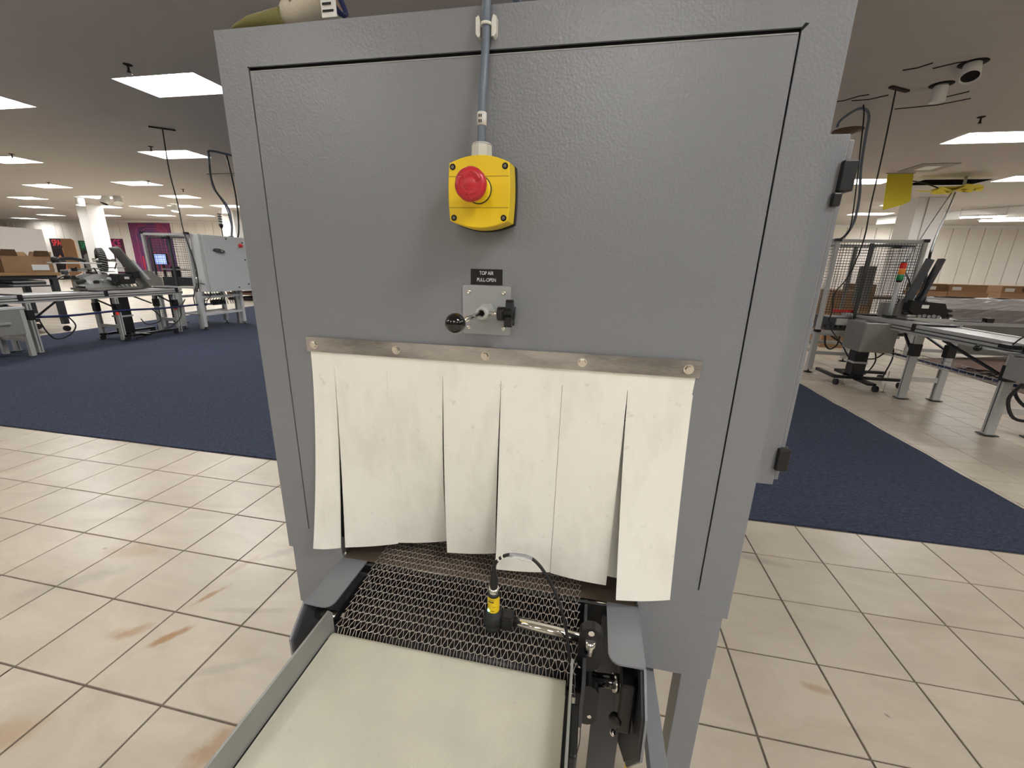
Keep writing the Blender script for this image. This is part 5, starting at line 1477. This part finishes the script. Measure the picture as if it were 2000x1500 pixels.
cable('hanging_cable', [(8.22, 12.4, 3.42), (6.8, 10.3, 2.80), (5.5, 8.4, 2.28), (4.60, 7.06, 1.88), (4.40, 6.75, 1.70), (4.33, 6.6, 1.35), (4.28, 6.6, 1.17)], .016, 'cable_black', 'thicker black cable running from the torn yellow plastic down to the right feeder')
cable('hanging_cable', [(8.15, 12.4, 3.42), (6.6, 10.3, 2.62), (5.25, 8.4, 2.02), (4.42, 7.2, 1.62), (4.25, 6.75, 1.40), (4.24, 6.6, 1.16)], .011, 'cable_black', 'thinner black cable running from the torn yellow plastic down to the right feeder')
# yellow hanging sheet, torn yellow plastic
ysh = thing('hanging_sheet', (6.75, 11.9, HC), 'yellow square sheet hanging from the ceiling on the right', 'sheet')
q = MB().prism([(6.45, HC - .02), (6.97, HC - .02), (7.05, 3.16), (6.90, 3.08), (6.53, 2.97)], 'y', 11.9, 11.906)
q.build('sheet', 'sheet_yellow', ysh)
MB().box(6.42, 7.0, 11.89, 11.92, HC - .02, HC).build('top_strip', 'frame_grey', ysh)
ypl = thing('torn_plastic', (8.2, 12.4, 3.4), 'torn yellow plastic sheeting around cables under the ceiling by the right column', 'plastic sheet')
r3 = random.Random(5)
for k in range(7):
    b = MB()
    cx, cy, cz = 7.75 + k * .13, 12.35 + r3.uniform(-.2, .2), 3.46 + r3.uniform(-.05, .05)
    n = 7
    ring = []
    for i in range(n):
        a = 2 * PI * i / n
        ring.append(Vector((cx + .28 * math.cos(a) * r3.uniform(.7, 1.3), cy + .25 * math.sin(a), cz + r3.uniform(-.07, .07))))
    c0 = Vector((cx, cy, cz - .05))
    for i in range(n):
        b.quad(c0, ring[i], ring[(i + 1) % n], c0 + Vector((0, 0, .02)))
    b.build('torn_piece', 'sheet_yellow', ypl)
MB().tube([(8.35, 12.4, 3.48), (8.35, 12.4, HC - .001)], .03, 8).build('hanger', 'frame_grey', ypl)
cable('ceiling_wire', [(7.0, 12.3, 3.70), (7.5, 12.35, 3.62), (7.85, 12.4, 3.52)], .014, 'cable_black', 'short black wire running to the torn yellow plastic')
vt = thing('ceiling_vent', (6.9, 11.2, HC), 'dirty beige square ceiling vent above the yellow sheet', 'vent')
MB().box(6.55, 7.25, 11.0, 11.75, HC - .015, HC - .001).build('frame', 'wall_dull', vt)
MB().box(6.75, 7.05, 11.2, 11.55, HC - .02, HC - .0151).build('grille', 'lampbox', vt)
vt2 = thing('ceiling_vent', (3.9, 8.6, HC), 'rusty broken ceiling fitting above the side box of the machine', 'vent')
MB().lathe((3.9, 8.55, HC), (0, 0, -1), [(0, .22), (.01, .22), (.03, .12), (.05, .1), (.05, 0)], 18).build('ring', 'brown', vt2)
vt3 = thing('ceiling_vent', (-13.0, 11.2, HC), 'flat grey ceiling vent beside the looping grey hose', 'vent')
MB().box(-10.9, -9.6, 10.7, 11.0, HC - .02, HC - .001).build('frame', 'panel_grey', vt3)
# ceiling cracks
for pts in ([(3.3, 6.3), (3.42, 6.26), (3.5, 6.15)], [(3.60, 6.30), (3.75, 6.18), (3.85, 6.15)], [(2.95, 7.25), (3.15, 7.18), (3.25, 7.05), (3.35, 7.0)], [(3.25, 7.2), (3.45, 7.18), (3.6, 7.05)],
            [(4.0, 7.6), (4.45, 7.5), (4.7, 7.3)], [(4.25, 7.32), (4.5, 7.05)], [(4.35, 5.75), (4.5, 5.62), (4.6, 5.60)]):
    MB().tube([(a, b_, HC - .002) for a, b_ in pts], .009, 5).build('crack', 'crack', ceil)
# fluorescent battens at the far right
for k, (x0, y0, x1, y1, lab) in enumerate(((12.0, 17.6, 13.0, 17.2, 'slanting fluorescent batten, left one at the far right'), (13.1, 17.8, 14.4, 17.6, 'fluorescent batten nearest the right edge, upper tube'), (13.3, 18.6, 14.7, 18.4, 'fluorescent batten nearest the right edge, lower tube'))):
    fb = thing('fluorescent_batten', ((x0 + x1) / 2, (y0 + y1) / 2, 3.45), lab, 'ceiling light')
    MB().bar((x0, y0, 3.50), (x1, y1, 3.50), .16, .05).build('housing', 'lampbox', fb)
    MB().cyl((x0 + .03, y0, 3.455), (x1 - .03, y1, 3.455), .022, n=10).build('tube', 'tube', fb)
    for (x, y) in ((x0, y0), (x1, y1)): MB().cyl((x, y, 3.52), (x, y, HC), .006, n=6).build('hanger_rod', 'frame_grey', fb)
struct(MB().bar((11.0, 20.2, HC - .15), (16.5, 13.0, HC - .15), .12, .28).build('trim_2', 'lampbox'))
